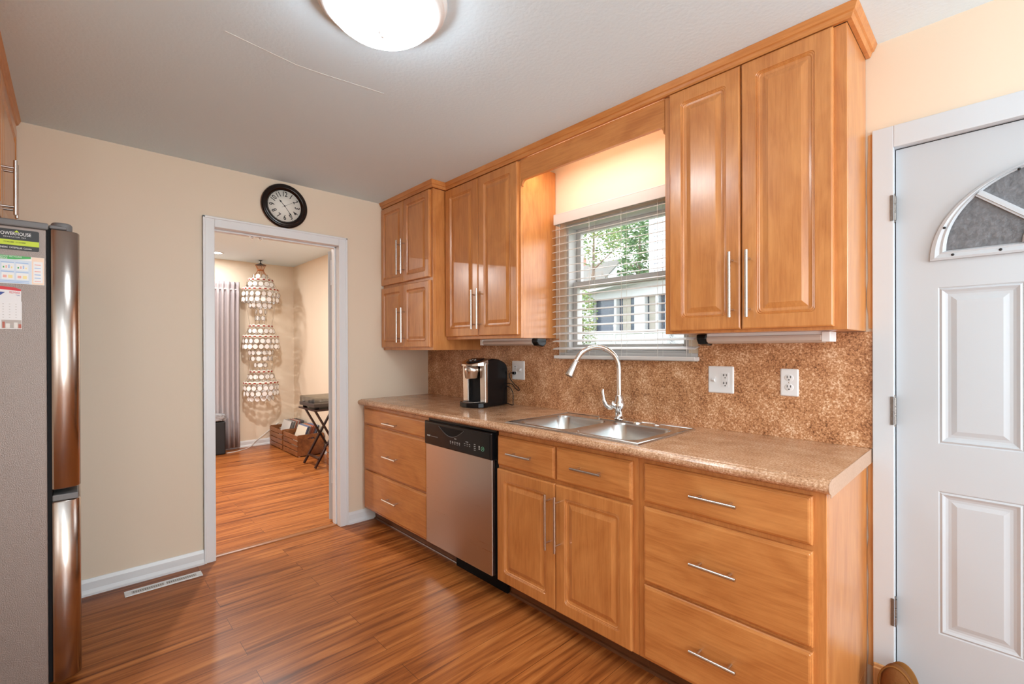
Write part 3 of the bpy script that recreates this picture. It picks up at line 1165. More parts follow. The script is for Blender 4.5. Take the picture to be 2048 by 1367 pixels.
for B in (B1, B2):
    bm = bm_new()
    prev = None
    for ins, z, r in ((0, SZ, .055), (0.002, SZ - .004, .055), (0.005, SZ - .010, .056), (0.012, SZ - .12, .058), (0.018, SZ - .150, .060), (0.034, SZ - .168, .062), (0.06, SZ - .172, .05), (0.12, SZ - .174, .02)):
        ring = [bm.verts.new((x, y, z)) for x, y in rrect(B[0] + ins, B[1] - ins, B[2] + ins, B[3] - ins, r, 7)]
        if prev:
            m = len(ring)
            for k in range(m):
                bm.faces.new((prev[k], prev[(k + 1) % m], ring[(k + 1) % m], ring[k])).smooth = True
        prev = ring
    bm.faces.new(prev)
    bw = obj('bowl', bm, M_SINK, sk)
    bm = bm_new()
    lathe(bm, [(0, .002), (.028, .002), (.036, .005), (.042, .004), (.045, .0005)], ((B[0] + B[1]) / 2, (B[2] + B[3]) / 2, SZ - .174), (0, 0, 1), 24)
    obj('drain', bm, M_CHROME, bw)
bm = bm_new()
lathe(bm, [(0, .006), (.012, .006), (.016, .004), (.017, 0)], (2.17, -0.125, SZ), (0, 0, 1), 20)
obj('hole_cover', bm, M_CHROME, sk)

# faucet
fx, fy, fz = 1.958, -0.127, SZ
fa = thing('faucet', 'chrome gooseneck pull down faucet behind the sink', 'faucet', (fx, fy, fz))
S = Vector((-0.687, -0.727, 0))
bm = bm_new()
prev = None
for ins, z in ((0, 0.0003), (0, .004), (.004, .007), (.010, .0085)):
    ring = [bm.verts.new((x, y, fz + z)) for x, y in rrect(fx - .128 + ins, fx + .128 - ins, fy - .030 + ins, fy + .030 - ins, .029 - ins, 8)]
    if prev:
        m = len(ring)
        for k in range(m):
            bm.faces.new((prev[k], prev[(k + 1) % m], ring[(k + 1) % m], ring[k]))
    else:
        bm.faces.new(ring)
    prev = ring
bm.faces.new(prev)
obj('base_plate', bm, M_CHROME, fa)
bm = bm_new()
lathe(bm, [(.030, .0085), (.029, .014), (.022, .020), (.020, .028), (.021, .046), (.024, .056), (.030, .068), (.031, .080), (.027, .094), (.022, .108), (.0195, .128), (.0185, .130), (0, .130)], (fx, fy, fz), (0, 0, 1), 28)
bdy = obj('body', bm, M_CHROME, fa)
bm = bm_new()
r0 = 0.115
top = 1.298 - r0
pts = [Vector((fx, fy, fz + .12)), Vector((fx, fy, fz + .2)), Vector((fx, fy, top))]
for k in range(1, 21):
    a = math.radians(158 * k / 20)
    pts.append(Vector((fx, fy, top)) + S * (r0 - r0 * math.cos(a)) + Vector((0, 0, r0 * math.sin(a))))
tube(bm, pts, 0.0125, 18)
obj('spout', bm, M_CHROME, fa)
end = pts[-1]
dirn = (pts[-1] - pts[-2]).normalized()
bm = bm_new()
lathe(bm, [(0, -.004), (.0145, -.004), (.0145, .006), (.0155, .012), (.0185, .040), (.0235, .078), (.0240, .083), (.021, .085), (0, .085)], end, dirn, 24)
sp = obj('spray_head', bm, M_NICKEL, fa)
bm = bm_new()
lathe(bm, [(0, .0852), (.019, .0852), (.018, .088), (0, .088)], end, dirn, 24)
obj('nozzle', bm, M_BLACK, sp)
bm = bm_new()
b0 = Vector((fx, fy, fz + .070))
lathe(bm, [(.0215, .020), (.0215, .040), (.019, .047), (0, .048)], b0, S + Vector((0, 0, .35)), 22)
lp = [b0 + S * .035 + Vector((0, 0, -.004)), b0 + S * .052 + Vector((0, 0, -.004)), b0 + S * .068 + Vector((0, 0, .010)), b0 + S * .078 + Vector((0, 0, .034)), b0 + S * .083 + Vector((0, 0, .060)), b0 + S * .085 + Vector((0, 0, .082)), b0 + S * .083 + Vector((0, 0, .092))]
tube(bm, lp, [.012, .013, .012, .0095, .0075, .0075, .005], 14)
obj('lever', bm, M_CHROME, fa)

# ------------------------------------------------------------------ wall cabinets
UF, UB = -0.325, -0.305
c = thing('wall_cabinet', 'deeper maple wall cabinet with four small doors in the corner', 'cabinet', (0.34, -0.2, 1.281))
cab_body(c, 0.004, 0.690, -0.415, -0.003, 1.281, 2.372)
for (x0, x1, hxv) in ((0.002, 0.332, 0.293), (0.336, 0.666, 0.357)):
    d = raised_door(c, x0, x1, 1.777, 2.367, -0.435, small=True)
    bar_handle(d, (hxv, -0.468, 2.080), (hxv, -0.468, 1.830), (0, .034, 0))
    d = raised_door(c, x0, x1, 1.302, 1.756, -0.435, small=True)
    bar_handle(d, (hxv - .002, -0.468, 1.587), (hxv - .002, -0.468, 1.337), (0, .034, 0))

c = thing('wall_cabinet', 'tall two door maple wall cabinet left of the window', 'cabinet', (1.06, -0.15, 1.352))
cab_body(c, 0.6915, 1.420, UB, -0.003, 1.352, 2.372)
d = raised_door(c, 0.702, 1.051, 1.371, 2.366, UF)
bar_handle(d, (1.027, UF - .036, 1.660), (1.027, UF - .036, 1.413), (0, .038, 0))
d = raised_door(c, 1.055, 1.406, 1.371, 2.366, UF)
bar_handle(d, (1.082, UF - .036, 1.664), (1.082, UF - .036, 1.414), (0, .038, 0))

c = thing('wall_cabinet', 'tall two door maple wall cabinet right of the window by the door', 'cabinet', (2.64, -0.15, 1.352))
cab_body(c, 2.313, 2.966, UB, -0.003, 1.352, 2.372)
d = raised_door(c, 2.342, 2.632, 1.363, 2.368, UF)
bar_handle(d, (2.604, UF - .036, 1.657), (2.604, UF - .036, 1.408), (0, .038, 0))
d = raised_door(c, 2.636, 2.930, 1.363, 2.368, UF)
bar_handle(d, (2.666, UF - .036, 1.656), (2.666, UF - .036, 1.407), (0, .038, 0))

# valance board with rounded lower corners
bm = bm_new()
r = 0.022
VB = 2.254
pts = [(1.4215, 2.372), (1.4215, VB - .030)]
for k in range(0, 7):
    a = PI * .5 * k / 6
    pts.append((1.4215 + .006 + .024 * (1 - math.cos(a)) + 0, VB - .030 + .030 * math.sin(a)))
for k in range(0, 7):
    a = PI * .5 * k / 6
    pts.append((2.3115 - .006 - .024 * math.sin(a) * 0 - .024 * (1 - math.sin(a)), VB - .030 + .030 * math.cos(a)) if False else (2.2815 + .024 * math.sin(a), VB - .030 + .030 * math.cos(a)))
pts += [(2.3115, VB - .030), (2.3115, 2.372)]
prism(bm, [(x, UB, z) for x, z in pts], (0, 0.018, 0))
o = obj('valance_board', bm, M_WOODH)
tag(o, 'plain maple valance board bridging the cabinets above the window', 'valance')

# tube lamp behind the valance
vl = thing('strip_light', 'warm strip light hidden behind the wooden valance', 'light', (1.87, -0.255, CE))
bm = bm_new()
box(bm, 1.44, 2.30, -0.284, -0.226, CE - .030, CE - .0005)
obj('housing', bm, M_WHITEP, vl, bevel=0.003)
bm = bm_new()
tube(bm, [(1.46, -0.255, CE - .042), (2.28, -0.255, CE - .042)], 0.011, 12)
obj('tube', bm, M_TUBE, vl)
add_area('valance_lamp', (1.87, -0.255, CE - .056), 0.80, VALANCE_WATTS, (1, 0.94, 0.85), size_y=0.03)

# crown along the cabinet tops
bm = bm_new()
prof = [(-0.003, 2.3735), (0.010, 2.3735), (0.014, 2.380), (0.016, 2.390), (0.022, 2.393), (0.026, 2.402), (0.032, 2.4155), (-0.003, 2.4155)]
sweep_xy(bm, [(0.003, -0.4185), (0.6935, -0.4185), (0.6935, -0.3085), (2.9695, -0.3085), (2.9695, -0.003)], prof)
o = obj('crown_molding', bm, M_WOODH)
tag(o, 'maple crown moulding running along the wall cabinets at the ceiling', 'moulding')

# under cabinet light bars
def under_light(label, x0, x1, end_left):
    t_ = thing('under_cabinet_light', label, 'light', ((x0 + x1) / 2, -0.16, 1.351), group='light bars under the wall cabinets')
    bm = bm_new()
    box(bm, x0, x1, -0.20, -0.12, 1.340, 1.3515)
    obj('housing', bm, M_WHITEP, t_)
    bm = bm_new()
    pr = [(x0, -0.205, 1.3395), (x0, -0.208, 1.330), (x0, -0.205, 1.319), (x0, -0.19, 1.311), (x0, -0.14, 1.309), (x0, -0.125, 1.318), (x0, -0.122, 1.3395)]
    prism(bm, pr, (x1 - x0, 0, 0))
    obj('lens', bm, M_LENS, t_, bevel=.002)
    ex = x1 if end_left else x0
    sgn = 1 if end_left else -1
    bm = bm_new()
    a_, b_ = sorted((ex, ex + sgn * .028))
    box(bm, a_, b_, -0.206, -0.12, 1.313, 1.3505)
    obj('end_cap', bm, M_WHITEP, t_, bevel=.003)
    ex2 = x0 if end_left else x1
    bm = bm_new()
    a_, b_ = sorted((ex2, ex2 - sgn * .045))
    prism(bm, [(a_, -0.205, 1.3505), (a_, -0.208, 1.33), (a_, -0.19, 1.308), (a_, -0.15, 1.300), (a_, -0.125, 1.315), (a_, -0.122, 1.3505)], (b_ - a_, 0, 0))
    obj('switch_end', bm, M_BLACK, t_, bevel=.006)
    return t_


under_light('slim light bar with black end under the cabinet over coffee maker', 0.955, 1.405, False)
under_light('slim light bar with black end under the cabinet over two outlets', 2.448, 2.868, True)


# wall plates
def plate(name, label, x0, x1, z0, z1, y=-0.0095):
    t_ = thing(name, label, 'outlet', ((x0 + x1) / 2, y, (z0 + z1) / 2))
    bm = bm_new()
    panel_front(bm, x0, x1, z0, z1, y - .0003, [(0, 0, .005), (0, .003, .005), (.004, .006, .005), (.006, .0062, .005)])
    obj('plate', bm, M_WHITEP, t_)
    return t_, y - .0065


def slots(t_, yy, cx, cz, tform=False):
    bm = bm_new()
    for sx in (-1, 1):
        box(bm, cx + sx * .0065 - .0011, cx + sx * .0065 + .0011, yy - .0028, yy - .0012, cz - .001, cz + .009)
    if tform:
        box(bm, cx - .0105, cx - .003, yy - .0028, yy - .0012, cz + .003, cz + .005)
    lathe(bm, [(0, 0), (.0026, 0), (.0026, .0016), (0, .0016)], (cx, yy - .0012, cz - .008), (0, -1, 0), 12)
    return obj('slots', bm, M_SLOT, t_)


def duplex(t_, yy, cx, cz):
    for dz in (.0195, -.0195):
        bm = bm_new()
        lathe(bm, [(.017, 0), (.017, .0015), (.0155, .002), (0, .002)], (cx, yy + .0008, cz + dz), (0, -1, 0), 28, sx=1.0, sy=.86)
        s_ = obj('socket', bm, M_WHITEP, t_)
        slots(s_, yy, cx, cz + dz)
    bm = bm_new()
    lathe(bm, [(0, .001), (.003, .0008), (.003, 0)], (cx, yy + .0003, cz), (0, -1, 0), 12)
    obj('screw', bm, M_STEEL, t_)


t_, yy = plate('wall_outlet', 'white switch and outlet plate behind the coffee maker', 1.034, 1.152, 1.083, 1.208)
duplex(t_, yy, 1.068, 1.146)
bm = bm_new()
box(bm, 1.112, 1.124, yy - .001, yy + .0005, 1.133, 1.159)
obox(bm, (1.118, yy - .006, 1.150), (1, 0, 0), (0, .8, .6), (0, -.6, .8), .0045, .009, .005)
obj('switch', bm, M_WHITEP, t_)
t_, yy = plate('wall_outlet', 'wide white plate with dark slots just right of the window', 2.372, 2.487, 1.084, 1.207)
bm = bm_new()
box(bm, 2.434, 2.467, yy - .0012, yy + .0005, 1.112, 1.178)
s_ = obj('socket', bm, M_WHITEP, t_, bevel=.001)
slots(s_, yy, 2.4505, 1.163, True)
slots(s_, yy, 2.4505, 1.127, True)
bm = bm_new()
box(bm, 2.446, 2.455, yy - .0026, yy - .0010, 1.1425, 1.1475)
obj('reset_button', bm, M_WHITEP, s_)
bm = bm_new()
box(bm, 2.394, 2.406, yy - .001, yy + .0005, 1.133, 1.159)
obox(bm, (2.400, yy - .006, 1.142), (1, 0, 0), (0, .8, -.6), (0, .6, .8), .0045, .009, .005)
obj('switch', bm, M_WHITEP, t_)
t_, yy = plate('wall_outlet', 'narrow white duplex outlet nearest the entry door', 2.676, 2.744, 1.090, 1.203)
duplex(t_, yy, 2.710, 1.1465)

# ------------------------------------------------------------------ coffee maker
cmk = thing('coffee_maker', 'silver and black single cup coffee maker on the counter', 'coffee maker', (0.955, -0.19, 0.914), math.radians(6))


def lobj(name, bm, m, parent, **k):
    return obj(name, bm, m, parent, local=True, **k)


bm = bm_new()      # black housing, side profile extruded in x
sidep = [(-.075, 0.004), (.118, 0.004), (.120, .245), (.112, .268), (.085, .288), (.04, .305), (-.01, .312), (-.06, .306), (-.075, .296)]
prism(bm, [(-.098, y, z) for y, z in sidep], (.196, 0, 0))
bmesh.ops.recalc_face_normals(bm, faces=bm.faces)
hs = lobj('housing', bm, M_BLACK, cmk, bevel=.008, seg=3)
for sx in (-1, 1):
    bm = bm_new()
    xa, xb = sorted((sx * .054, sx * .104))
    prism(bm, [(xa, y, z) for y, z in ((-.100, .030), (-.076, .030), (-.076, .296), (-.096, .288), (-.104, .272))], (xb - xa, 0, 0))
    lobj('column', bm, M_NICKEL, cmk, bevel=.007, seg=3)
bm = bm_new()
box(bm, -.054, .054, -.079, -.0755, .03, .20)
lobj('cup_recess', bm, M_BLACKM, cmk)
bm = bm_new()
lathe(bm, [(0, .185), (.040, .185), (.043, .188), (.050, .228), (.052, .232), (.052, .262), (0, .262)], (0, -.118, 0), (0, 0, 1), 36)
lobj('brew_head', bm, M_NICKEL, cmk)
bm = bm_new()
lid = [(-.102, -.07), (.102, -.07), (.098, -.110), (.078, -.140), (.045, -.162), (0, -.170), (-.045, -.162), (-.078, -.140), (-.098, -.110)]
a = [bm.verts.new((x, y, .266 + (.010 if y > -.1 else 0))) for x, y in lid]
b = [bm.verts.new((x * .98, y, .276 + max(0, (y + .17)) * .30)) for x, y in lid]
m = len(lid)
for k in range(m):
    bm.faces.new((a[k], a[(k + 1) % m], b[(k + 1) % m], b[k]))
bm.faces.new(a[::-1])
bm.faces.new(b)
lobj('lid', bm, M_NICKEL, cmk, bevel=.003)
bm = bm_new()
tp = [(-.060, -.06), (.060, -.06), (.055, -.105), (.034, -.138), (0, -.150), (-.034, -.138), (-.055, -.105)]
a = [bm.verts.new((x, y, .2775 + max(0, (y + .17)) * .30)) for x, y in tp]
b = [bm.verts.new((x * .9, y * .97, .286 + max(0, (y + .17)) * .27)) for x, y in tp]
m = len(tp)
for k in range(m):
    bm.faces.new((a[k], a[(k + 1) % m], b[(k + 1) % m], b[k]))
bm.faces.new(a[::-1])
bm.faces.new(b)
btn = lobj('control_pad', bm, M_BLACK, cmk, bevel=.002)
bm = bm_new()
for bx, by in ((-.022, -.112), (0, -.126), (.022, -.112), (-.012, -.098), (.012, -.098)):
    lathe(bm, [(0, .0015), (.005, .0012), (.006, 0)], (bx, by, .286 + (by + .17) * .27 + .001), (0, -.25, 1), 12)
obj('button', bm, M_MARK, btn, local=True)
bm = bm_new()
tr = [(-.100, -.070), (.100, -.070), (.100, -.115), (.085, -.145), (.045, -.163), (0, -.168), (-.045, -.163), (-.085, -.145), (-.100, -.115)]
prism(bm, [(x, y, .0005) for x, y in tr], (0, 0, .034))
lobj('drip_base', bm, M_BLACK, cmk, bevel=.005, seg=3)
bm = bm_new()
for k in range(-5, 6):
    tube(bm, [(k * .010, -.150, .036), (k * .010, -.085, .036)], .0022, 6)
lathe(bm, [(.058, .034), (.060, .0365), (.062, .034)], (0, -.118, 0), (0, 0, 1), 30)
lobj('drip_grate', bm, M_CHROME, cmk)
# power cord and plug
pc = thing('power_cord', 'black power cord from the coffee maker to the outlet', 'cord', (1.07, -0.06, 0.915))
bm = bm_new()
cpts = [(1.066, -.024, 1.1265), (1.060, -.050, 1.128), (1.052, -.058, 1.116), (1.058, -.055, 1.09), (1.078, -.045, 1.062), (1.110, -.035, 1.035), (1.122, -.032, 1.022), (1.118, -.034, 1.012), (1.100, -.045, 1.025), (1.078, -.052, 1.052), (1.052, -.06, 1.058), (1.036, -.064, 1.055)]


def smooth_path(p, n=6):
    p = [Vector(q) for q in p]
    out_ = []
    for i in range(len(p) - 1):
        a_, b_, c_, d_ = p[max(i - 1, 0)], p[i], p[i + 1], p[min(i + 2, len(p) - 1)]
        for k in range(n):
            t = k / n
            out_.append(0.5 * ((2 * b_) + (-a_ + c_) * t + (2 * a_ - 5 * b_ + 4 * c_ - d_) * t * t + (-a_ + 3 * b_ - 3 * c_ + d_) * t ** 3))
    out_.append(p[-1])
    return out_


tube(bm, smooth_path(cpts), .0028, 8)
tube(bm, smooth_path([(1.034, -.066, 1.040), (1.060, -.055, 1.028), (1.078, -.048, .990), (1.080, -.050, .940), (1.086, -.055, .9175), (1.070, -.060, .9175), (1.040, -.062, .924)]), .0028, 8)
obj('cable', bm, M_BLACK, pc)
bm = bm_new()
box(bm, 1.056, 1.080, -.036, -.0185, 1.117, 1.136)
obj('plug', bm, M_BLACK, pc, bevel=.004)

# ------------------------------------------------------------------ blind over the sink window
bl = thing('window_blind', 'white slatted blind hanging open over the sink window', 'blind', (1.88, -0.04, 2.09))
bm = bm_new()
box(bm, 1.462, 2.311, -0.072, -0.066, 2.030, 2.092)
box(bm, 1.462, 1.468, -0.066, -0.010, 2.030, 2.092)
box(bm, 1.462, 2.311, -0.0725, -0.066, 2.086, 2.0925)
box(bm, 1.475, 2.311, -0.060, -0.010, 2.045, 2.085)
obj('headrail', bm, M_BLIND, bl, bevel=.002)
NS = 17
for k in range(NS):
    z = 2.008 - .0448 * k
    bm = bm_new()
    ang = math.radians(14)
    x1 = 2.312 if z > 1.352 else 2.330
    prev = None
    tops, bots = [], []
    for q in range(6):
        s = -1 + 2 * q / 5
        yy = -0.036 + s * .0245 * math.cos(ang)
        zz = z + s * .0245 * math.sin(ang) + .0018 * (1 - s * s)
        tops.append((yy, zz + .0011))
        bots.append((yy, zz - .0011))
    prism(bm, [(1.440, y, zz) for y, zz in tops + bots[::-1]], (x1 - 1.440, 0, 0))
    obj('slat', bm, M_BLIND, bl)
bm = bm_new()
box(bm, 1.452, 2.330, -0.062, -0.012, 1.230, 1.249)
obj('bottom_rail', bm, M_BLIND, bl, bevel=.003)
bm = bm_new()
for x in (1.50, 1.72, 1.93, 2.14, 2.29):
    for y in (-.0625, -.0105):
        tube(bm, [(x, y, 1.25), (x, y, 2.045)], .0009, 5)
obj('ladder_cord', bm, M_CORD, bl)
# window board below the blind
bm = bm_new()
box(bm, 1.449, 2.321, -0.010, -0.0005, 1.2265, 1.2320)
struct(obj('trim_5', bm, M_TRIM))

# ------------------------------------------------------------------ ceiling lamp
LX, LY = 1.955, -1.45
cl = thing('ceiling_light', 'round flush ceiling light with frosted glass dome', 'ceiling light', (LX, LY, CE))
bm = bm_new()
lathe(bm, [(.0, -.0005), (.205, -.0005), (.207, -.008), (.203, -.014), (.200, -.016), (.201, -.024), (.196, -.029), (.192, -.030), (.190, -.036), (.184, -.038), (.180, -.041), (.174, -.042), (.168, -.041), (.165, -.034), (0, -.034)], (LX, LY, CE), (0, 0, 1), 64)
obj('base_ring', bm, M_WHITEP, cl)
bm = bm_new()
lathe(bm, [(.164, -.0405), (.162, -.052), (.153, -.068), (.134, -.083), (.105, -.095), (.07, -.1025), (.03, -.1062), (0, -.1067)], (LX, LY, CE), (0, 0, 1), 64)
obj('dome', bm, M_DOME, cl)
bm = bm_new()
lathe(bm, [(.016, -.1055), (.0165, -.1085), (.012, -.1115), (.006, -.1135), (.005, -.118), (.0065, -.122), (.004, -.126), (0, -.127)], (LX, LY, CE), (0, 0, 1), 24)
obj('finial', bm, M_WHITEP, cl)

# made-up second lamp, added behind the camera as fill
c2 = thing('ceiling_light', 'round ceiling light added behind the camera for fill', 'ceiling light', (4.85, -1.5, CE))
bm = bm_new()
lathe(bm, [(0, -.0005), (.25, -.0005), (.25, -.03), (.22, -.035), (0, -.035)], (4.85, -1.5, CE), (0, 0, 1), 40)
obj('base_ring', bm, M_WHITEP, c2)
add_area('rear_fill_lamp', (4.85, -1.5, CE - .05), 0.6, FILL_LAMP_WATTS, LAMP_COL)

# ------------------------------------------------------------------ clock
ck = thing('wall_clock', 'round dark wood wall clock above the doorway', 'clock', (0.0, -1.141, 2.250))
CY, CZ, CR = -1.141, 2.250, 0.146
XA = (1, 0, 0)
bm = bm_new()
lathe(bm, [(0, .001), (CR - .004, .001), (CR, .004), (CR, .010), (CR - .002, .012)], (0, CY, CZ), XA, 72)
obj('back_rim', bm, M_CLOCKRIM, ck)
bm = bm_new()
lathe(bm, [(CR - .001, .0105), (CR, .018), (CR - .006, .026), (CR - .012, .028), (CR - .016, .026), (CR - .020, .027), (CR - .026, .030), (CR - .031, .027), (CR - .036, .022), (CR - .041, .016), (CR - .043, .013)], (0, CY, CZ), XA, 72)
obj('frame', bm, M_CLOCKF, ck)
bm = bm_new()
lathe(bm, [(0, .0135), (CR - .041, .0135), (CR - .041, .0125)], (0, CY, CZ), XA, 72)
fc = obj('face', bm, M_PAPER, ck)
for hnum in range(1, 13):
    a = PI / 2 - hnum * PI / 6
    tb = text_bm(str(hnum), .045, .0002, sx=.78, bold=.0008)
    ra = a - PI / 2              # numerals stand radially
    xax = Vector((0, math.cos(ra), math.sin(ra)))
    yax = Vector((0, -math.sin(ra), math.cos(ra)))
    if 4 <= hnum <= 8:
        xax, yax = -xax, -yax
    place_bm(tb, (.0140, CY + .078 * math.cos(a), CZ + .078 * math.sin(a)), xax, yax)
    obj('numeral', tb, M_INK, fc)
    bm = bm_new()
    lathe(bm, [(0, 0), (.0017, 0), (.0017, .0004), (0, .0004)], (.0137, CY + .0995 * math.cos(a), CZ + .0995 * math.sin(a)), XA, 8)
    obj('minute_dot', bm, M_INK, fc)


def hand(name, ang_deg, L, wd, x, tail, parent, m=M_INK):
    a = math.radians(ang_deg)
    d = Vector((0, math.sin(a), math.cos(a)))
    s = Vector((0, math.cos(a), -math.sin(a)))
    o_ = Vector((x, CY, CZ))
    bm = bm_new()
    poly = [o_ - d * tail + s * wd * .5, o_ + d * L * .60 + s * wd * .5, o_ + d * L * .72 + s * wd * 1.6, o_ + d * L, o_ + d * L * .72 - s * wd * 1.6, o_ + d * L * .60 - s * wd * .5, o_ - d * tail - s * wd * .5]
    prism(bm, poly, (.0006, 0, 0))
    return obj(name, bm, m, parent)


hand('hour_hand', -43, .052, .0035, .0150, .004, ck)
hand('minute_hand', 144, .082, .0026, .0158, .004, ck)
bm = bm_new()
a = math.radians(58)
d = Vector((0, math.sin(a), math.cos(a)))
tube(bm, [Vector((.0172, CY, CZ)) - d * .022, Vector((.0172, CY, CZ)) + d * .068], .0006, 6)
lathe(bm, [(0, .019), (.004, .0185), (.0045, .0142)], (0, CY, CZ), XA, 14)
obj('second_hand', bm, M_INK, ck)

# ------------------------------------------------------------------ floor register
vt = thing('floor_vent', 'long white floor vent beside the back wall baseboard', 'vent', (0.143, -1.812, 0.0))
VX0, VX1, VY0, VY1 = 0.108, 0.178, -1.985, -1.640
bm = bm_new()
fw_ = .018
for a_ in ((VX0, VX0 + fw_, VY0, VY1), (VX1 - fw_, VX1, VY0, VY1), (VX0 + fw_, VX1 - fw_, VY0, VY0 + .03), (VX0 + fw_, VX1 - fw_, VY1 - .03, VY1), (VX0 + fw_, VX1 - fw_, -1.818, -1.806)):
    box(bm, *a_, 0.0005, 0.006)
obj('frame', bm, M_WHITEP, vt, bevel=.003)
bm = bm_new()
box(bm, VX0 + fw_, VX1 - fw_, VY0 + .03, VY1 - .03, 0.0004, 0.0012)
obj('grille_back', bm, M_SLOT, vt)
bm = bm_new()
nl = 30
for k in range(nl):
    y = VY0 + .034 + (VY1 - VY0 - .068) * k / (nl - 1)
    box(bm, VX0 + fw_ - .001, VX1 - fw_ + .001, y - .0036, y + .0036, 0.0014, 0.0046)
obj('louvers', bm, plain('dusty_white_louvre', (.58, .57, .55), .5), vt)

# ------------------------------------------------------------------ fridge and the cabinet above it
FX = 0.90
fr = thing('refrigerator', 'stainless fridge with grey side against the left wall', 'refrigerator', (0.46, -2.6, 0.0))
bm = bm_new()
box(bm, 0.045, FX, -2.915, -2.246, 0.03, 1.735)
obj('body', bm, M_FRSIDE, fr, bevel=.004)
bm = bm_new()
box(bm, 0.043, FX + .002, -2.915, -2.240, 1.7355, 1.760)
box(bm, 0.043, FX - .004, -2.239, -2.190, 1.7430, 1.757)
obj('top_cover', bm, M_FRTRIM, fr, bevel=.005)
bm = bm_new()
box(bm, 0.06, FX - .010, -2.2455, -2.234, 0.06, 1.74)
obj('gasket', bm, M_BLACKM, fr)


def fr_door(name, x0, x1, z0, z1):
    bm = bm_new()
    pts = [(x0, -2.2335), (x1 - .002, -2.2335)]
    crv = [(0, -2.229), (0, -2.205), (.001, -2.196), (.0035, -2.186), (.0075, -2.176), (.013, -2.1675), (.019, -2.1615), (.027, -2.1573), (.038, -2.1555)]
    pts += [(x1 - a, b) for a, b in crv]
    pts += [(x0 + a, b) for a, b in crv[::-1]]
    n = len(pts)
    prev = None
    for z, sc in ((z0, .004), (z0 + .004, 0), (z1 - .004, 0), (z1, .004)):
        ring = [bm.verts.new((x + (sc if x < (x0 + x1) / 2 else -sc), y - (sc if y > -2.2 else 0), z)) for x, y in pts]
        if prev:
            for k in range(n):
                f = bm.faces.new((prev[k], prev[(k + 1) % n], ring[(k + 1) % n], ring[k]))
                f.smooth = k >= 2
        else:
            bm.faces.new(ring[::-1])
        prev = ring
    bm.faces.new(prev)
    return obj(name, bm, M_FRIDGE, fr)


d1 = fr_door('upper_door', 0.475, FX, 0.772, 1.742)
d0 = fr_door('upper_door', 0.047, 0.471, 0.772, 1.742)
dl = fr_door('freezer_drawer', 0.047, FX, 0.055, 0.728)
bm = bm_new()
box(bm, 0.049, FX - .004, -2.2335, -2.163, 0.729, 0.752)
obj('drawer_lip', bm, M_FRTRIM, dl, bevel=.003)
bm = bm_new()
lathe(bm, [(.030, 0), (.030, .022), (.026, .028), (0, .028)], (FX - .042, -2.205, 1.7435), (0, 0, 1), 28)
obj('hinge_cap', bm, M_FRTRIM, fr)
bm = bm_new()
box(bm, 0.07, FX - .02, -2.80, -2.26, 0.0, 0.030)
obj('base_grille', bm, M_BLACKM, fr)

PX = FX + .0006


def card(bm, ya, yb, za, zb, x0=PX, t=.0010, mi=0):
    box(bm, x0, x0 + t, ya, yb, za, zb, mi)


def side_text(bm, s, size, y, z, x=PX + .0014, align='CENTER', sx=1.0, mi=0, tilt=0.0):
    tb = text_bm(s, size, .0002, align, sx)
    place_bm(tb, (x, y, z), (0, math.cos(tilt), math.sin(tilt)), (0, -math.sin(tilt), math.cos(tilt)))
    merge(bm, tb, mi)


M_MAGB = plain('magnet_black', (.016, .016, .018), .35)
M_LIME = plain('magnet_lime', (.52, .66, .03), .4)
M_WINK = plain('white_print', (.82, .82, .82), .5)
mg = thing('fridge_magnet', 'black and lime advertising magnet at the top of the fridge side', 'magnet', (PX, -2.34, 1.686))
bm = bm_new()
prev = None
for xx in (PX, PX + .0012):
    ring = [bm.verts.new((xx, y, z)) for y, z in rrect(-2.392, -2.264, 1.650, 1.7235, .005, 4)]
    if prev:
        m = len(ring)
        for k in range(m):
            bm.faces.new((prev[k], prev[(k + 1) % m], ring[(k + 1) % m], ring[k]))
    else:
        bm.faces.new(ring)
    prev = ring
bm.faces.new(prev)
card(bm, -2.392, -2.264, 1.667, 1.6855, PX + .0008, .0006, 1)
prism(bm, [(PX + .0012, -2.326, 1.7130), (PX + .0012, -2.314, 1.7130), (PX + .0012, -2.320, 1.7205)], (.0004, 0, 0), 1)
obj('plate', bm, [M_MAGB, M_LIME], mg)
for txt, size, y, z, sx_, mm, xx in (('POWERHOUSE', .0170, -2.325, 1.7070, .72, M_WINK, PX + .0014), ('G E N E R A T O R   I N C', .0062, -2.325, 1.6950, .80, M_WINK, PX + .0014),
                                ('GENERAC  CATERPILLAR  Cummins', .0085, -2.324, 1.6575, .62, M_WINK, PX + .0014), ('717.442.3888   717.754.8888', .0066, -2.325, 1.6770, .70, M_INK, PX + .0016)):
    bm = bm_new()
    side_text(bm, txt, size, y, z, x=xx, sx=sx_)
    obj('lettering', bm, mm, mg)

fl = thing('recycling_flyer', 'pale recycling flyer with green heading below the black magnet', 'flyer', (PX, -2.34, 1.58))
M_FW = plain('flyer_paper', (.80, .82, .84), .5)
M_FG = plain('flyer_green', (.06, .40, .10), .5)
M_FB = plain('flyer_blue', (.34, .50, .76), .5)
M_FO = plain('flyer_peach', (.86, .68, .55), .5)
M_FR = plain('flyer_red', (.80, .42, .38), .5)
M_FY = plain('flyer_yellow', (.85, .74, .35), .5)
M_FLB = plain('flyer_pale_blue', (.62, .72, .84), .5)
bm = bm_new()
card(bm, -2.420, -2.251, 1.530, 1.6295)
card(bm, -2.420, -2.2835, 1.531, 1.6145, PX + .0007, .0004, 6)
prism(bm, [(PX + .0008, -2.420, 1.6135), (PX + .0008, -2.325, 1.6165), (PX + .0008, -2.285, 1.6225), (PX + .0008, -2.285, 1.6295), (PX + .0008, -2.420, 1.6295)], (.0004, 0, 0), 1)
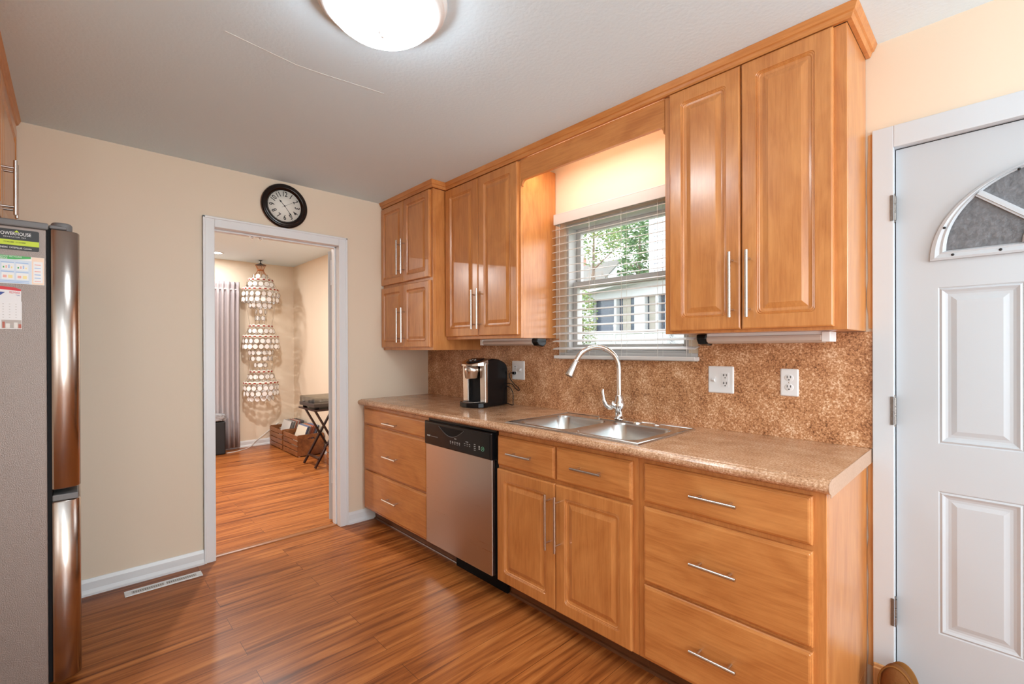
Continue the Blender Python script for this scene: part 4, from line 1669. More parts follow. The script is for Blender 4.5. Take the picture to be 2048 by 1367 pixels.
card(bm, -2.2830, -2.2515, 1.531, 1.629, PX + .0008, .0004, 3)
card(bm, -2.279, -2.255, 1.537, 1.614, PX + .0011, .0003, 0)
for ya in (-2.410, -2.357, -2.3215):
    wv = .030
    for zz in (1.5775, 1.5445):
        card(bm, ya, ya + wv, zz, zz + .024, PX + .0010, .0003, 0)
        card(bm, ya - .002, ya + wv, zz + .0255, zz + .0285, PX + .0010, .0003, 2)
    for q in range(4):
        card(bm, ya + .003 + q * .0065, ya + .0065 + q * .0065, 1.584, 1.590 + .003 * (q % 3), PX + .0012, .0003, (1, 4, 2, 5)[q])
    card(bm, ya + .003, ya + .012, 1.550, 1.559, PX + .0012, .0003, 4)
    card(bm, ya + .016, ya + .026, 1.549, 1.560, PX + .0012, .0003, 5)
for q in range(2):
    card(bm, -2.415, -2.290, 1.533 + .005 * q, 1.5355 + .005 * q, PX + .0010, .0003, 2)
for q in range(6):
    card(bm, -2.276, -2.260, 1.541 + .012 * q, 1.544 + .012 * q, PX + .0014, .0003, 4 if q in (0, 3, 5) else 2)
obj('sheet', bm, [M_FW, M_FG, M_FB, M_FO, M_FR, M_FY, M_FLB], fl)
for txt, y, z in (('OUR COUNTY RECYCLING', -2.343, 1.6255), ('REFERENCE', -2.358, 1.6190)):
    bm = bm_new()
    side_text(bm, txt, .0080, y, z, sx=.72)
    obj('lettering', bm, M_WINK, fl)

ca = thing('wall_calendar', 'small calendar with red and blue logo low on the fridge side', 'calendar', (PX, -2.35, 1.44))
M_CR = plain('calendar_red', (.62, .03, .04), .5)
M_CB = plain('calendar_blue', (.03, .07, .30), .5)
bm = bm_new()
card(bm, -2.405, -2.310, 1.369, 1.508)
card(bm, -2.405, -2.3085, 1.368, 1.467, PX + .0010, .0006)
prism(bm, [(PX + .0010, -2.405, 1.5115), (PX + .0010, -2.310, 1.504), (PX + .0010, -2.310, 1.510), (PX + .0010, -2.327, 1.5165), (PX + .0010, -2.405, 1.521)], (.0005, 0, 0), 1)
for q in range(6):
    for k in range(6):
        card(bm, -2.402 + k * .0155, -2.3985 + k * .0155, 1.456 - q * .0095, 1.4574 - q * .0095, PX + .0016, .0002, 3)
card(bm, -2.358, -2.3095, 1.3705, 1.400, PX + .0016, .0002, 4)
for ya, wv, hv, mi in ((-2.356, .006, .022, 5), (-2.348, .010, .016, 6), (-2.337, .007, .010, 3), (-2.328, .009, .020, 6), (-2.317, .007, .014, 5)):
    card(bm, ya, ya + wv, 1.3715, 1.3715 + hv, PX + .0018, .0002, mi)
obj('sheet', bm, [plain('calendar_paper', (.76, .76, .78), .5), M_CR, M_CB, M_GREYINK, plain('photo_grey', (.45, .40, .38), .5), plain('photo_red', (.45, .12, .08), .5), plain('photo_white', (.72, .70, .68), .5)], ca)
bm = bm_new()
side_text(bm, 'RE/MAX', .0115, -2.3255, 1.4975, sx=.66, tilt=-.05)
obj('lettering', bm, M_CR, ca, label='red lettering')
bm = bm_new()
prism(bm, [(PX + .0012, -2.372, 1.4995), (PX + .0012, -2.349, 1.4980), (PX + .0012, -2.3605, 1.487)], (.0004, 0, 0))
obj('logo', bm, M_CB, ca, label='blue point of the logo')
bm = bm_new()
side_text(bm, 'Town', .0060, -2.318, 1.4885, sx=.7)
obj('lettering', bm, M_CB, ca, label='blue lettering')

c = thing('wall_cabinet', 'maple wall cabinet over the fridge on the left wall', 'cabinet', (0.70, -2.6, 1.80))
bm = bm_new()
box(bm, 0.004, 1.336, -2.947, -2.392, 1.790, 2.372)
obj('body', bm, M_WOODV, c, bevel=.002)


def door_py(parent, x0, x1, z0, z1, yface):
    bm = bm_new()
    th = .02
    yb = -(yface - th)
    R = .016
    rings = [(0, 0.0005, .002), (0, th - .006, .002), (0.002, th - .002, .003), (0.006, th, .004), (0.052, th, R), (0.0535, th - .0025, R), (0.056, th - .0012, R), (0.058, th - .0038, R), (0.061, th - .0025, R), (0.064, th - .0062, R), (0.071, th - .0075, .010), (0.074, th - .0078, .002), (0.094, th - .0015, .0015), (0.0955, th - .0015, .0015)]
    panel_front(bm, -x1, -x0, z0, z1, yb, rings)
    bmesh.ops.transform(bm, matrix=Matrix.Rotation(PI, 4, 'Z'), verts=bm.verts)
    return obj('door', bm, M_WOODV, parent)


da = door_py(c, 0.012, 0.666, 1.798, 2.366, -2.371)
db = door_py(c, 0.670, 1.324, 1.798, 2.366, -2.371)
bar_handle(da, (0.640, -2.335, 1.815), (0.640, -2.335, 2.025), (0, -.037, 0))
bar_handle(db, (0.698, -2.335, 1.815), (0.698, -2.335, 2.025), (0, -.037, 0))
bm = bm_new()
prof2 = [(-0.003, 2.3735), (0.010, 2.3735), (0.014, 2.380), (0.016, 2.390), (0.022, 2.393), (0.026, 2.402), (0.032, 2.4155), (-0.003, 2.4155)]
sweep_xy(bm, [(1.339, -2.945), (1.339, -2.389), (0.003, -2.389)], prof2)
o = obj('crown_molding', bm, M_WOODH)
tag(o, 'short maple crown moulding over the fridge cabinet', 'moulding')

# ------------------------------------------------------------------ brown suede piece by the entry door
sl = thing('suede_slipper', 'brown suede slipper with piped seam standing on end by the entry door', 'slipper', (3.085, -0.135, 0.0))
bm = bm_new()
bmesh.ops.create_icosphere(bm, subdivisions=4, radius=1)
for v in bm.verts:
    x, y, z = v.co
    zz = max(z, -0.98)
    wd = .050 + .008 * max(0, -z)
    v.co = (3.076 + x * wd + .010 * z * -1, -.135 + y * .048, 0.1055 + zz * .1025)
obj('upper', bm, M_SUEDE, sl, smooth=True)
bm = bm_new()
pp = []
for k in range(28):
    a = PI * (-.15 + 1.3 * k / 27)
    pp.append((3.074 - .052 * math.cos(a) - .010 * math.sin(a), -.150, 0.1055 + .099 * math.sin(a)))
tube(bm, pp, .0032, 8)
obj('piping', bm, M_SUEDE2, sl)
bm = bm_new()
lathe(bm, [(0, 0), (.055, 0), (.057, .004), (.055, .009), (0, .009)], (3.078, -.0865, 0.1), (0, 1, 0), 36, sx=.86, sy=1.7)
obj('sole', bm, M_SUEDE2, sl)

# ------------------------------------------------------------------ the next room
# recessed cans
def can(label, x, y, watts):
    t_ = thing('recessed_light', label, 'light', (x, y, 2.446), group='recessed lights in the next room')
    bm = bm_new()
    lathe(bm, [(.062, -.0005), (.078, -.0008), (.080, -.004), (.064, -.007), (.060, -.006)], (x, y, 2.446), (0, 0, 1), 32)
    obj('trim_ring', bm, M_WHITEP, t_)
    bm = bm_new()
    lathe(bm, [(0, -.004), (.060, -.004), (.061, -.001)], (x, y, 2.446), (0, 0, 1), 32)
    obj('lamp', bm, M_CAN, t_)
    add_area('can_lamp', (x, y, 2.446 - .012), 0.11, watts, (0.97, 0.97, 0.96))
can('lit recessed ceiling lamp at the far wall beyond the doorway', -3.13, -0.93, CAN_WATTS * .30)
can('lit recessed ceiling lamp near the doorway in the next room', -1.30, -0.95, CAN_WATTS * 1.6)
can('lit recessed ceiling lamp in the far corner of the next room', -2.3, -3.1, CAN_WATTS * 2.2)

# curtain
bm = bm_new()
CU0, CU1 = -1.45, -0.612
nx = 150
def cx(y, z):
    amp = .018 + .010 * (1 - min(1, abs(z - 2.06) / .25))
    ph = (y - CU0) / .058 * 2 * PI
    return -3.475 + amp * math.sin(ph + .4 * math.sin(ph * .37) + (.3 * math.sin(z * 2)))
zl = [0.026, .3, .7, 1.1, 1.5, 1.8, 1.98, 2.03, 2.05, 2.07, 2.11, 2.155]
grid = []
for z in zl:
    row = []
    for k in range(nx + 1):
        y = CU0 + (CU1 - CU0) * k / nx
        sq = 0.55 if 2.03 < z < 2.08 else 1.0
        xx = -3.475 + (cx(y, z) + 3.475) * sq
        row.append(bm.verts.new((xx, y, z)))
    grid.append(row)
for j in range(len(zl) - 1):
    for k in range(nx):
        f = bm.faces.new((grid[j][k], grid[j][k + 1], grid[j + 1][k + 1], grid[j + 1][k]))
        f.smooth = True
o = obj('curtain', bm, M_CURTAIN)
sm = o.modifiers.new('cloth_thickness', 'SOLIDIFY')
sm.thickness = .004
tag(o, 'mauve grey pleated curtain hanging on the far wall', 'curtain')
bm = bm_new()
tube(bm, [(-3.475, -1.50, 2.060), (-3.475, -0.62, 2.060)], .007, 10)
for y in (-1.46,):
    tube(bm, [(-3.475, y, 2.060), (-3.561, y, 2.060)], .006, 8)
o = obj('curtain_rod', bm, M_WHITEP)
tag(o, 'white rod carrying the mauve grey curtain', 'curtain rod')

# ottoman with plush throw
ot = thing('ottoman', 'black leatherette ottoman partly hidden by the door casing', 'ottoman', (-3.35, -1.1, 0.0))
bm = bm_new()
box(bm, -3.425, -3.250, -1.36, -0.815, 0.0, 0.405)
obj('body', bm, M_LEATHER, ot, bevel=.015, seg=3)
bm = bm_new()
nu, nv = 40, 16
bmesh.ops.create_icosphere(bm, subdivisions=5, radius=1)
random.seed(11)
from mathutils import noise
for v in bm.verts:
    x, y, z = v.co
    e = 0.35
    f = lambda q: math.copysign(abs(q) ** e, q)
    s = noise.noise(v.co * 7) * .012 + noise.noise(v.co * 22) * .006
    v.co = (-3.335 + f(x) * (.102 + s), -1.088 + f(y) * (.283 + s), 0.4545 + f(z) * (.040 + s * .7))
o = obj('plush_throw', bm, M_FUR, None, smooth=True)
tag(o, 'grey plush throw lying over the black ottoman', 'throw')

# white cable along the far wall
bm = bm_new()
tube(bm, smooth_path([(-3.30, -.80, .004), (-3.32, -.70, .004), (-3.38, -.60, .004), (-3.48, -.50, .006), (-3.532, -.42, .06), (-3.535, -.30, .15), (-3.538, -.18, .24), (-3.55, -.12, .28)]), .0045, 8)
o = obj('white_cable', bm, M_WCABLE)
tag(o, 'thin white cable rising from the floor to behind the crates', 'cable')


# crates
def crate(label, x0, x1, y0, y1, h=.25, zb=.012):
    t_ = thing('wooden_crate', label, 'crate', ((x0 + x1) / 2, (y0 + y1) / 2, 0.0), group='wooden record crates')
    th = .014
    for xe in (x0, x1 - th):
        bm = bm_new()
        # end board with an oval hand hole
        cy, cz, a, b = (y0 + y1) / 2, zb + h * .80, .042, .013
        hole = [(cy + a * math.cos(2 * PI * k / 24 + PI / 4), cz + b * math.sin(2 * PI * k / 24 + PI / 4)) for k in range(24)]
        cor = [(y1, zb + h), (y0, zb + h), (y0, zb), (y1, zb)]
        for xx in (xe, xe + th):
            hv = [bm.verts.new((xx, y, z)) for y, z in hole]
            cv = [bm.verts.new((xx, y, z)) for y, z in cor]
            for q in range(4):
                for k in range(6):
                    i0 = q * 6 + k
                    bm.faces.new((hv[i0], hv[(i0 + 1) % 24], cv[q]))
                bm.faces.new((hv[(q * 6 + 6) % 24], cv[(q + 1) % 4], cv[q]))
            if xx == xe:
                fh, fc_ = hv, cv
        for k in range(24):
            bm.faces.new((fh[k], fh[(k + 1) % 24], hv[(k + 1) % 24], hv[k]))
        for k in range(4):
            bm.faces.new((fc_[k], fc_[(k + 1) % 4], cv[(k + 1) % 4], cv[k]))
        obj('end_board', bm, M_CRATE, t_)
    for ys in (y0 - .010, y1):
        for k in range(4):
            bm = bm_new()
            z0 = zb + h * (k + .03) / 4
            box(bm, x0, x1, ys, ys + .010, z0, z0 + h * .208)
            obj('slat', bm, M_CRATE, t_, bevel=.0015, seg=1)
    bm = bm_new()
    box(bm, x0 + th, x1 - th, y0, y1, zb, zb + .042)
    obj('bottom_board', bm, M_CRATE, t_)
    for xx in (x0 + .02, x1 - .02):
        for yy in (y0 + .02, y1 - .02):
            bm = bm_new()
            lathe(bm, [(0, 0), (.010, 0), (.012, .006), (.012, zb), (0, zb)], (xx, yy, 0), (0, 0, 1), 12)
            obj('foot', bm, M_WHITEP, t_)
    return t_


crate('wooden record crate in the far corner behind the other crate', -3.50, -3.00, -0.238, 0.062)
crate('wooden record crate with hand hole in front of the corner crate', -2.94, -2.44, -0.238, 0.062)
crate('wooden record crate nearest the doorway beyond the tray table', -1.62, -1.20, -0.215, 0.062)
random.seed(21)
COVS = [(.55, .50, .44), (.10, .09, .09), (.35, .10, .06), (.62, .60, .58), (.18, .16, .15), (.50, .16, .08), (.30, .34, .42), (.70, .62, .50), (.06, .06, .07), (.40, .38, .36), (.22, .10, .08), (.12, .16, .30)]
COVM = [plain('record_cover_%d' % i, c_, .4) for i, c_ in enumerate(COVS)]
M_SPINE = plain('cover_edge_paper', (.6, .56, .5), .6)
adj = ['tan', 'black', 'rust red', 'white', 'charcoal', 'orange', 'blue grey', 'cream', 'jet black', 'mid grey', 'maroon', 'navy']


def records(y0, y1, xc, n, lean, crate_name, group, zb=.0550, pale=False):
    for k in range(n):
        y = y0 + (y1 - y0) * k / (n - 1)
        ci = random.randrange(len(COVS)) if not pale else random.choice([0, 1, 3, 4, 8, 9, 7, 2])
        le = math.radians(lean + random.uniform(-.15, .15))
        th = .0020
        ayy = Vector((0, math.sin(le), math.cos(le)))
        nrm = Vector((0, math.cos(le), -math.sin(le)))
        hgt = .305 + random.uniform(-.005, .005)
        cpos = Vector((xc + random.uniform(-.006, .006), y, zb)) + ayy * hgt / 2 + Vector((0, 0, abs(nrm.z) * th))
        bm = bm_new()
        obox(bm, cpos, nrm, (1, 0, 0), ayy, th, .152, hgt / 2)
        o = obj('record_sleeve', bm, COVM[ci])
        tag(o, 'record sleeve leaning among others packed in the %s' % crate_name, 'record', group)


records(-0.205, -0.048, -3.20, 14, 18, 'far corner crate', 'records in the corner crate', pale=True)
records(-0.205, -0.055, -2.66, 13, 20, 'crate with the hand hole', 'records in the hand hole crate')
records(-0.180, -0.040, -1.42, 10, 14, 'crate nearest the doorway', 'records in the nearest crate', pale=True)

# tray table
TX0, TX1, TY0, TY1, TZ = -2.17, -1.66, -0.330, 0.070, 0.628
tt = thing('tray_table', 'dark folding tray table with crossed legs', 'table', ((TX0 + TX1) / 2, -.13, 0.0))
bm = bm_new()
ringp = rrect(TX0, TX1, TY0, TY1, .03, 5)
prism(bm, [(x, y, TZ) for x, y in ringp], (0, 0, .016))
obj('tray_top', bm, M_MAHOG, tt, bevel=.003)
for xs_ in (-2.075, -1.745):
    bm = bm_new()
    bar(bm, (xs_, -.297, .012), (xs_, .045, TZ - .006), .018, .030, side=(1, 0, 0))
    obj('leg', bm, M_MAHOG, tt)
    bm = bm_new()
    xi = xs_ + (.020 if xs_ < -1.9 else -.020)
    bar(bm, (xi, .050, .012), (xi, -.285, TZ - .006), .018, .030, side=(1, 0, 0))
    obj('leg', bm, M_MAHOG, tt)
bm = bm_new()
bar(bm, (-2.065, -.247, .105), (-1.755, -.247, .105), .012, .040, side=(0, 1, 0))
obj('stretcher', bm, M_MAHOG, tt)
bm = bm_new()
bar(bm, (-2.045, .012, .105), (-1.775, .012, .105), .012, .030, side=(0, 1, 0))
obj('stretcher', bm, M_MAHOG, tt)

# turntable
RZ = TZ + .0165
rp = thing('record_player', 'dark turntable with clear dust cover on the tray table', 'record player', (-1.90, -.13, RZ))
bm = bm_new()
box(bm, -2.130, -1.690, -.325, .045, RZ + .022, RZ + .060)
obj('plinth', bm, plain('dark_plinth', (.05, .035, .028), .35), rp, bevel=.004)
for xx in (-2.08, -1.74):
    for yy in (-.28, .0):
        bm = bm_new()
        lathe(bm, [(0, 0), (.022, 0), (.024, .012), (.018, .0215), (0, .0215)], (xx, yy, RZ + .0003), (0, 0, 1), 16)
        obj('foot', bm, M_BLACK, rp)
bm = bm_new()
lathe(bm, [(0, .0605), (.150, .0605), (.152, .068), (.150, .076), (.02, .077), (.004, .077), (.003, .088), (0, .088)], (-1.93, -.14, RZ), (0, 0, 1), 40)
obj('platter', bm, M_BLACK, rp)
bm = bm_new()
lathe(bm, [(.018, .0605), (.018, .080), (0, .080)], (-1.735, -.02, RZ), (0, 0, 1), 16)
tube(bm, [(-1.735, .0, RZ + .086), (-1.735, -.16, RZ + .086), (-1.78, -.235, RZ + .080)], .004, 8)
obj('tonearm', bm, M_CHROME, rp)
bm = bm_new()
lathe(bm, [(0, .0605), (.012, .0605), (.010, .076), (0, .076)], (-2.09, -.29, RZ), (0, 0, 1), 14)
obj('knob', bm, M_CHROME, rp)
bm = bm_new()
cx0, cx1, cy0, cy1, cz0, cz1 = -2.126, -1.694, -.321, .041, RZ + .0605, RZ + .125
for a_ in ((cx0, cx0 + .003, cy0, cy1, cz0, cz1), (cx1 - .003, cx1, cy0, cy1, cz0, cz1), (cx0 + .003, cx1 - .003, cy0, cy0 + .003, cz0, cz1), (cx0 + .003, cx1 - .003, cy1 - .003, cy1, cz0, cz1), (cx0 + .003, cx1 - .003, cy0 + .003, cy1 - .003, cz1 - .003, cz1)):
    box(bm, *a_)
obj('dust_cover', bm, M_SMOKE, rp)

# capiz chandelier
HX, HY, HZ = -3.315, -0.400, 2.446
ch = thing('chandelier', 'tall tiered chandelier of pale round shell discs in far corner', 'chandelier', (HX, HY, HZ))
def zpx(y):
    return 2.446 - (y - 519) * .006445
bm = bm_new()
lathe(bm, [(.022, -.001), (.020, -.006), (.006, -.010), (.005, -.03), (.010, -.036), (.012, -.042), (.05, -.056), (.066, -.064), (.060, -.066), (0, -.060)], (HX, HY, HZ), (0, 0, 1), 24)
obj('canopy_hook', bm, plain('dark_hook_metal', (.03, .035, .04), .5), ch)
bm = bm_new()
for k in range(16):
    a = 2 * PI * k / 16
    def P(r, z):
        return Vector((HX + r * math.cos(a), HY + r * math.sin(a), z))
    tube(bm, [P(.060, zpx(529)), P(.050, zpx(533)), P(.033, zpx(539)), P(.048, zpx(544)), P(.070, zpx(549))], .0022, 5)
tube(bm, [(HX + .034 * math.cos(2 * PI * k / 24), HY + .034 * math.sin(2 * PI * k / 24), zpx(539)) for k in range(24)], .006, 6, closed=True)
obj('wire_neck', bm, M_ORANGE, ch)
RINGS = [(560, .142), (579, .205), (652, .135), (673, .205), (743, .128), (765, .198)]
for yy, r in RINGS:
    bm = bm_new()
    z = zpx(yy)
    n = max(14, int(2 * PI * r / .06))
    nn = 64
    prev = None
    lathe(bm, [(r, .014), (r + .002, .014), (r + .002, -.014), (r, -.014), (r, .014)], (HX, HY, z), (0, 0, 1), nn)
    for k in range(n):
        a = 2 * PI * k / n
        ra, ta = Vector((math.cos(a), math.sin(a), 0)), Vector((-math.sin(a), math.cos(a), 0))
        obox(bm, Vector((HX, HY, z)) + ra * (r + .003), ta, ra, (0, 0, 1), .014, .002, .008, 1)
        lathe(bm, [(0, 0), (.022, 0), (.024, .001), (.022, .002), (0, .002)], Vector((HX, HY, z)) + ra * (r - .0015), ra, 12, mi=0)
    obj('tier_ring', bm, [M_RINGW, M_RED], ch)
bm = bm_new()
for (ya, ra_), (yb, rb_) in (((549, .07), (560, .142)), ((560, .142), (579, .205)), ((579, .205), (652, .135)), ((652, .135), (673, .205)), ((673, .205), (743, .128)), ((743, .128), (765, .198))):
    for k in range(8):
        a = 2 * PI * k / 8 + .2
        tube(bm, [(HX + ra_ * math.cos(a), HY + ra_ * math.sin(a), zpx(ya)), (HX + rb_ * math.cos(a), HY + rb_ * math.sin(a), zpx(yb))], .0013, 4)
for k in range(4):
    a = 2 * PI * k / 4 + .5
    tube(bm, [(HX + .02 * math.cos(a), HY + .02 * math.sin(a), zpx(545)), (HX + .02 * math.cos(a), HY + .02 * math.sin(a), zpx(800))], .0012, 4)
obj('hanging_wires', bm, M_WIRE, ch)
DR = .033
ROWS = [(553, .085, 8, 1), (569, .160, 15, 1), (589, .216, 20, 1), (600, .214, 20, 1), (611, .135, 13, 1), (623, .060, 6, .62), (636, .060, 6, .62), (662, .150, 14, 1), (682, .212, 20, 1), (693, .210, 20, 1), (705, .140, 13, 1), (717, .135, 12, 1), (730, .075, 7, 1), (753, .150, 14, 1), (775, .205, 19, 1), (786, .200, 18, 1), (797, .150, 13, 1)]
discs = []
camp = Vector((3.32, -2.17, 1.29))
for yy, r, n, sq in ROWS:
    ph = random.random() * 6
    for k in range(n):
        a = 2 * PI * k / n + ph
        p = Vector((HX + r * math.cos(a), HY + r * math.sin(a), zpx(yy)))
        rad = Vector((math.cos(a), math.sin(a), 0))
        discs.append((p, rad, sq, (p - camp).length - .15 * r * 0))
discs.sort(key=lambda q: q[3])


def disc(bm, p, rad, sq):
    tw = random.uniform(-.35, .35)
    ax = Vector((rad.x * math.cos(tw) - rad.y * math.sin(tw), rad.x * math.sin(tw) + rad.y * math.cos(tw), random.uniform(-.1, .1)))
    lathe(bm, [(0, .0006), (DR * .88, .0006), (DR * .88, -.0006), (0, -.0006)], p, ax, 18, mi=0, sx=sq, smooth=False)
    lathe(bm, [(DR * .88, .0012), (DR, .0012), (DR, -.0012), (DR * .88, -.0012), (DR * .88, .0012)], p, ax, 18, mi=1, sx=sq, smooth=False)


for p, rad, sq, _ in discs[:100]:
    bm = bm_new()
    disc(bm, p, rad, sq)
    obj('shell_disc', bm, [M_SHELL, M_SHELLRIM], ch)
bm = bm_new()
for p, rad, sq, _ in discs[100:]:
    disc(bm, p, rad, sq)
o = obj('shell_discs', bm, [M_SHELL, M_SHELLRIM], ch)
o['kind'] = 'stuff'

# ------------------------------------------------------------------ outdoors beyond the window
M_GRASS = plain('lawn_grass', (.10, .15, .045), .9, bump=.5, bscale=30)
M_SIDING = plain('white_siding', (.52, .54, .57), .6)
M_ROOF = plain('grey_shingle_roof', (.26, .25, .245), .85, bump=.4, bscale=40)
M_LEAF = plain('pale_green_leaves', (.17, .26, .11), .7)
M_LEAF2 = plain('dark_green_leaves', (.075, .16, .06), .7)
M_LEAFY = plain('yellow_green_leaves', (.26, .30, .09), .7)
M_BARK = plain('grey_bark', (.20, .15, .12), .9)
M_FENCE = plain('galvanised_fence_wire', (.50, .51, .52), .5, metal=.4)
M_PORCHGL = plain('dark_blue_porch_glass', (.10, .13, .18), .15)
M_DRAPE = plain('beige_drape', (.42, .40, .36), .8)
M_BRICK = plain('red_brick', (.45, .16, .12), .8)
GZ = -0.5
bm = bm_new()
box(bm, -25, 15, 0.6, 45, GZ - .1, GZ)
o = obj('lawn', bm, M_GRASS)
tag(o, 'green lawn outside the kitchen window', 'lawn', kind='stuff')

# neighbour's white house at the right
nh = thing('neighbor_house', 'white sided house wall seen at the right of the window', 'house', (1.2, 8.0, GZ))
bm = bm_new()
NZ0 = 2.62
for k in range(46):
    z = GZ + k * .115
    prism(bm, [(-.78 + 0, 5.0, z), (-.78, 4.985, z), (-.78, 4.999, z + .115), (-.78, 5.0, z + .115)], (1.3, 0, 0))
box(bm, -.78, 0.52, 5.0005, 9.0, GZ, GZ + 46 * .115)
box(bm, -.83, -.74, 4.97, 5.06, GZ, GZ + 46 * .115)
obj('wall', bm, M_SIDING, nh)

# glazed porch with low pitched roof
po = thing('sun_porch', 'low white sun porch with windows behind the chain link fence', 'porch', (-.9, 4.9, GZ))
PY = 4.82
bm = bm_new()
box(bm, -2.02, -1.96, PY + .10, PY + 2.0, GZ, 2.22)
box(bm, -2.02, -.42, PY, PY + .10, GZ, 1.56)
box(bm, -2.02, -.42, PY, PY + .10, 2.175, 2.30)
for x, wv in ((-2.0, .11), (-1.43, .05), (-1.02, .20), (-.62, .05), (-.45, .06)):
    box(bm, x, x + wv, PY - .01, PY + .10, 1.56, 2.175)
obj('frame', bm, M_SIDING, po)
bm = bm_new()
box(bm, -2.02, -.42, PY + .115, PY + .13, 1.50, 2.20)
obj('glass', bm, M_PORCHGL, po)
bm = bm_new()
for x, wv in ((-1.32, .16), (-.80, .17)):
    box(bm, x, x + wv, PY + .104, PY + .118, 1.55, 2.18)
obj('drape', bm, M_DRAPE, po)
bm = bm_new()
prism(bm, [(-2.28, PY - .28, 2.235), (-2.28, PY - .28, 2.285), (-.86, PY - .28, 2.439), (-.86, PY - .28, 2.382)], (0, 2.4, 0))
prism(bm, [(-.86, PY - .28, 2.382), (-.86, PY - .28, 2.439), (-.30, PY - .28, 2.50), (-.30, PY - .28, 2.44)], (0, .36, 0))
prism(bm, [(-2.02, PY - .02, 2.305), (-.42, PY - .02, 2.305), (-.42, PY - .02, 2.44), ], (0, .05, 0))
obj('roof', bm, plain('pale_porch_roof', (.45, .45, .46), .7), po)

# distant house with grey roof and white gable
dh = thing('distant_house', 'grey roofed house with white gable beyond the trees', 'house', (-6.5, 13.0, GZ))
def at5(p, Y):
    """point on the sight line through p (given at y = 5) moved to depth Y"""
    c = Vector((3.3206, -2.1745, 1.294))
    v = Vector(p) - c
    return c + v * ((Y + 2.1745) / 7.1745)
DY = 14.0
q = [at5((-2.36, 5, 2.86), DY), at5((-1.60, 5, 2.87), DY), at5((-1.37, 5, 2.90), DY), at5((-1.86, 5, 2.50), DY), at5((-2.36, 5, 2.46), DY)]
bm = bm_new()
prism(bm, [(q[0].x - 3, DY, q[0].z - .05), (q[2].x, DY, q[2].z), (q[3].x, DY + .0, q[3].z), (q[4].x - 3, DY, q[4].z - .1)], (0, .3, 0))
obj('roof', bm, M_ROOF, dh)
bm = bm_new()
prism(bm, [(q[2].x, DY + .05, q[2].z), (q[2].x + .25, DY + .05, q[3].z), (q[3].x, DY + .05, q[3].z)], (0, 5, 0))
box(bm, q[4].x - 3, q[2].x + .2, DY + .31, DY + 5, GZ, q[4].z - .1)
obj('wall', bm, M_SIDING, dh)
bm = bm_new()
chp = at5((-2.33, 5, 2.9), DY + .5)
box(bm, chp.x - .25, chp.x + .12, DY + .4, DY + .8, q[4].z, chp.z + .35)
obj('chimney', bm, M_BRICK, dh)


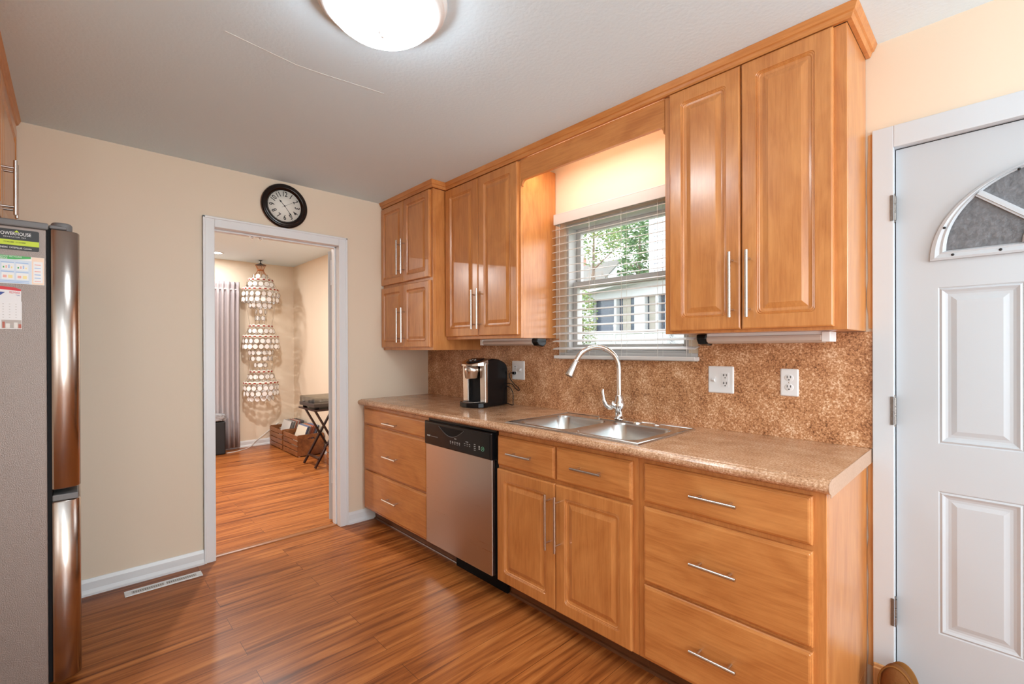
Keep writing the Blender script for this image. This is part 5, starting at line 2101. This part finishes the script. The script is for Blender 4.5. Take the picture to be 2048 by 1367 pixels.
def tree(label, x, y, h, r, zc, n, mats, seed, group=None, leaf=.07, flat=1.0):
    t_ = thing('leafy_tree', label, 'tree', (x, y, GZ), group=group)
    random.seed(seed)
    bm = bm_new()
    tube(bm, [(x, y, GZ + .012), (x + .05, y, GZ + h * .35), (x - .06, y + .05, GZ + h * .7), (x, y, GZ + h)], [.10, .08, .05, .02], 8)
    for k in range(7):
        a = random.random() * 2 * PI
        z0 = GZ + h * random.uniform(.35, .8)
        tube(bm, [(x, y, z0), (x + r * .7 * math.cos(a), y + r * .7 * math.sin(a), z0 + r * .5)], [.03, .01], 5)
    obj('trunk', bm, M_BARK, t_)
    bm = bm_new()
    for k in range(n):
        while True:
            v = Vector((random.uniform(-1, 1), random.uniform(-1, 1), random.uniform(-1, 1)))
            if .15 < v.length < 1:
                break
        if noise.noise(v * 2.6 + Vector((seed, 0, 0))) < -.12:
            continue
        p = Vector((x + v.x * r, y + v.y * r, zc + v.z * r * flat))
        nrm = Vector((random.uniform(-1, 1), random.uniform(-1, 1), random.uniform(-.4, 1))).normalized()
        u, w_ = frame_of(nrm)
        L = leaf * random.uniform(.6, 1.3)
        f = bm.faces.new([bm.verts.new(p + u * L), bm.verts.new(p + w_ * L * .5), bm.verts.new(p - u * L), bm.verts.new(p - w_ * L * .5)])
        f.material_index = 0 if random.random() < .75 else 1
    obj('foliage', bm, mats, t_)
    return t_


c0 = at5((-2.0, 5, 3.55), 9.5)
tree('thin pale green tree with sky showing through above the gable', c0.x, 9.5, 5.8, 1.15, c0.z, 4200, [M_LEAF, M_LEAFY], 3, leaf=.05)
c0 = at5((-1.02, 5, 2.75), 8.0)
tree('dense dark green evergreen beside the white house', c0.x, 8.0, 4.6, .56, c0.z, 5200, [M_LEAF2, M_LEAF], 5, leaf=.045, flat=2.6)
c0 = at5((-1.30, 5, 3.6), 12.4)
tree('yellow green tree behind the dense evergreen', c0.x, 12.4, 6.2, 1.30, c0.z, 4200, [M_LEAF, M_LEAFY], 9, leaf=.06)
c0 = at5((-2.28, 5, 1.75), 4.26)
tree('low pale green shrub at the left end of the porch', c0.x, 4.26, 2.3, .26, 1.72, 1700, [M_LEAF, M_LEAFY], 13, leaf=.030, flat=2.6)

# chain link fence
fe = thing('chain_link_fence', 'galvanised chain link fence in front of the sun porch', 'fence', (-.9, 3.9, GZ))
FY = 3.90
bm = bm_new()
fz0, fz1, fx0, fx1 = GZ, 1.510, -2.4, .6
st = .075
n = int((fx1 - fx0 + (fz1 - .9)) / st) + 2
for k in range(n + 1):
    for sg in (1, -1):
        xa = fx0 + k * st - (0 if sg > 0 else 0)
        p0 = Vector((xa, FY, .9))
        p1 = Vector((xa + sg * (fz1 - .9), FY, fz1))
        bar(bm, p0, p1, .006, .006, side=(0, 1, 0))
obj('mesh_panel', bm, M_FENCE, fe)
bm = bm_new()
tube(bm, [(fx0, FY, fz1), (fx1, FY, fz1)], .012, 8)
obj('top_rail', bm, M_FENCE, fe)
for x in (-2.35, -.80, -.30, .5):
    bm = bm_new()
    tube(bm, [(x, FY, GZ), (x, FY, fz1 + .12)], .018, 8)
    lathe(bm, [(.022, 0), (.024, .02), (.012, .04), (0, .055)], (x, FY, fz1 + .11), (0, 0, 1), 10)
    obj('post', bm, M_FENCE, fe)
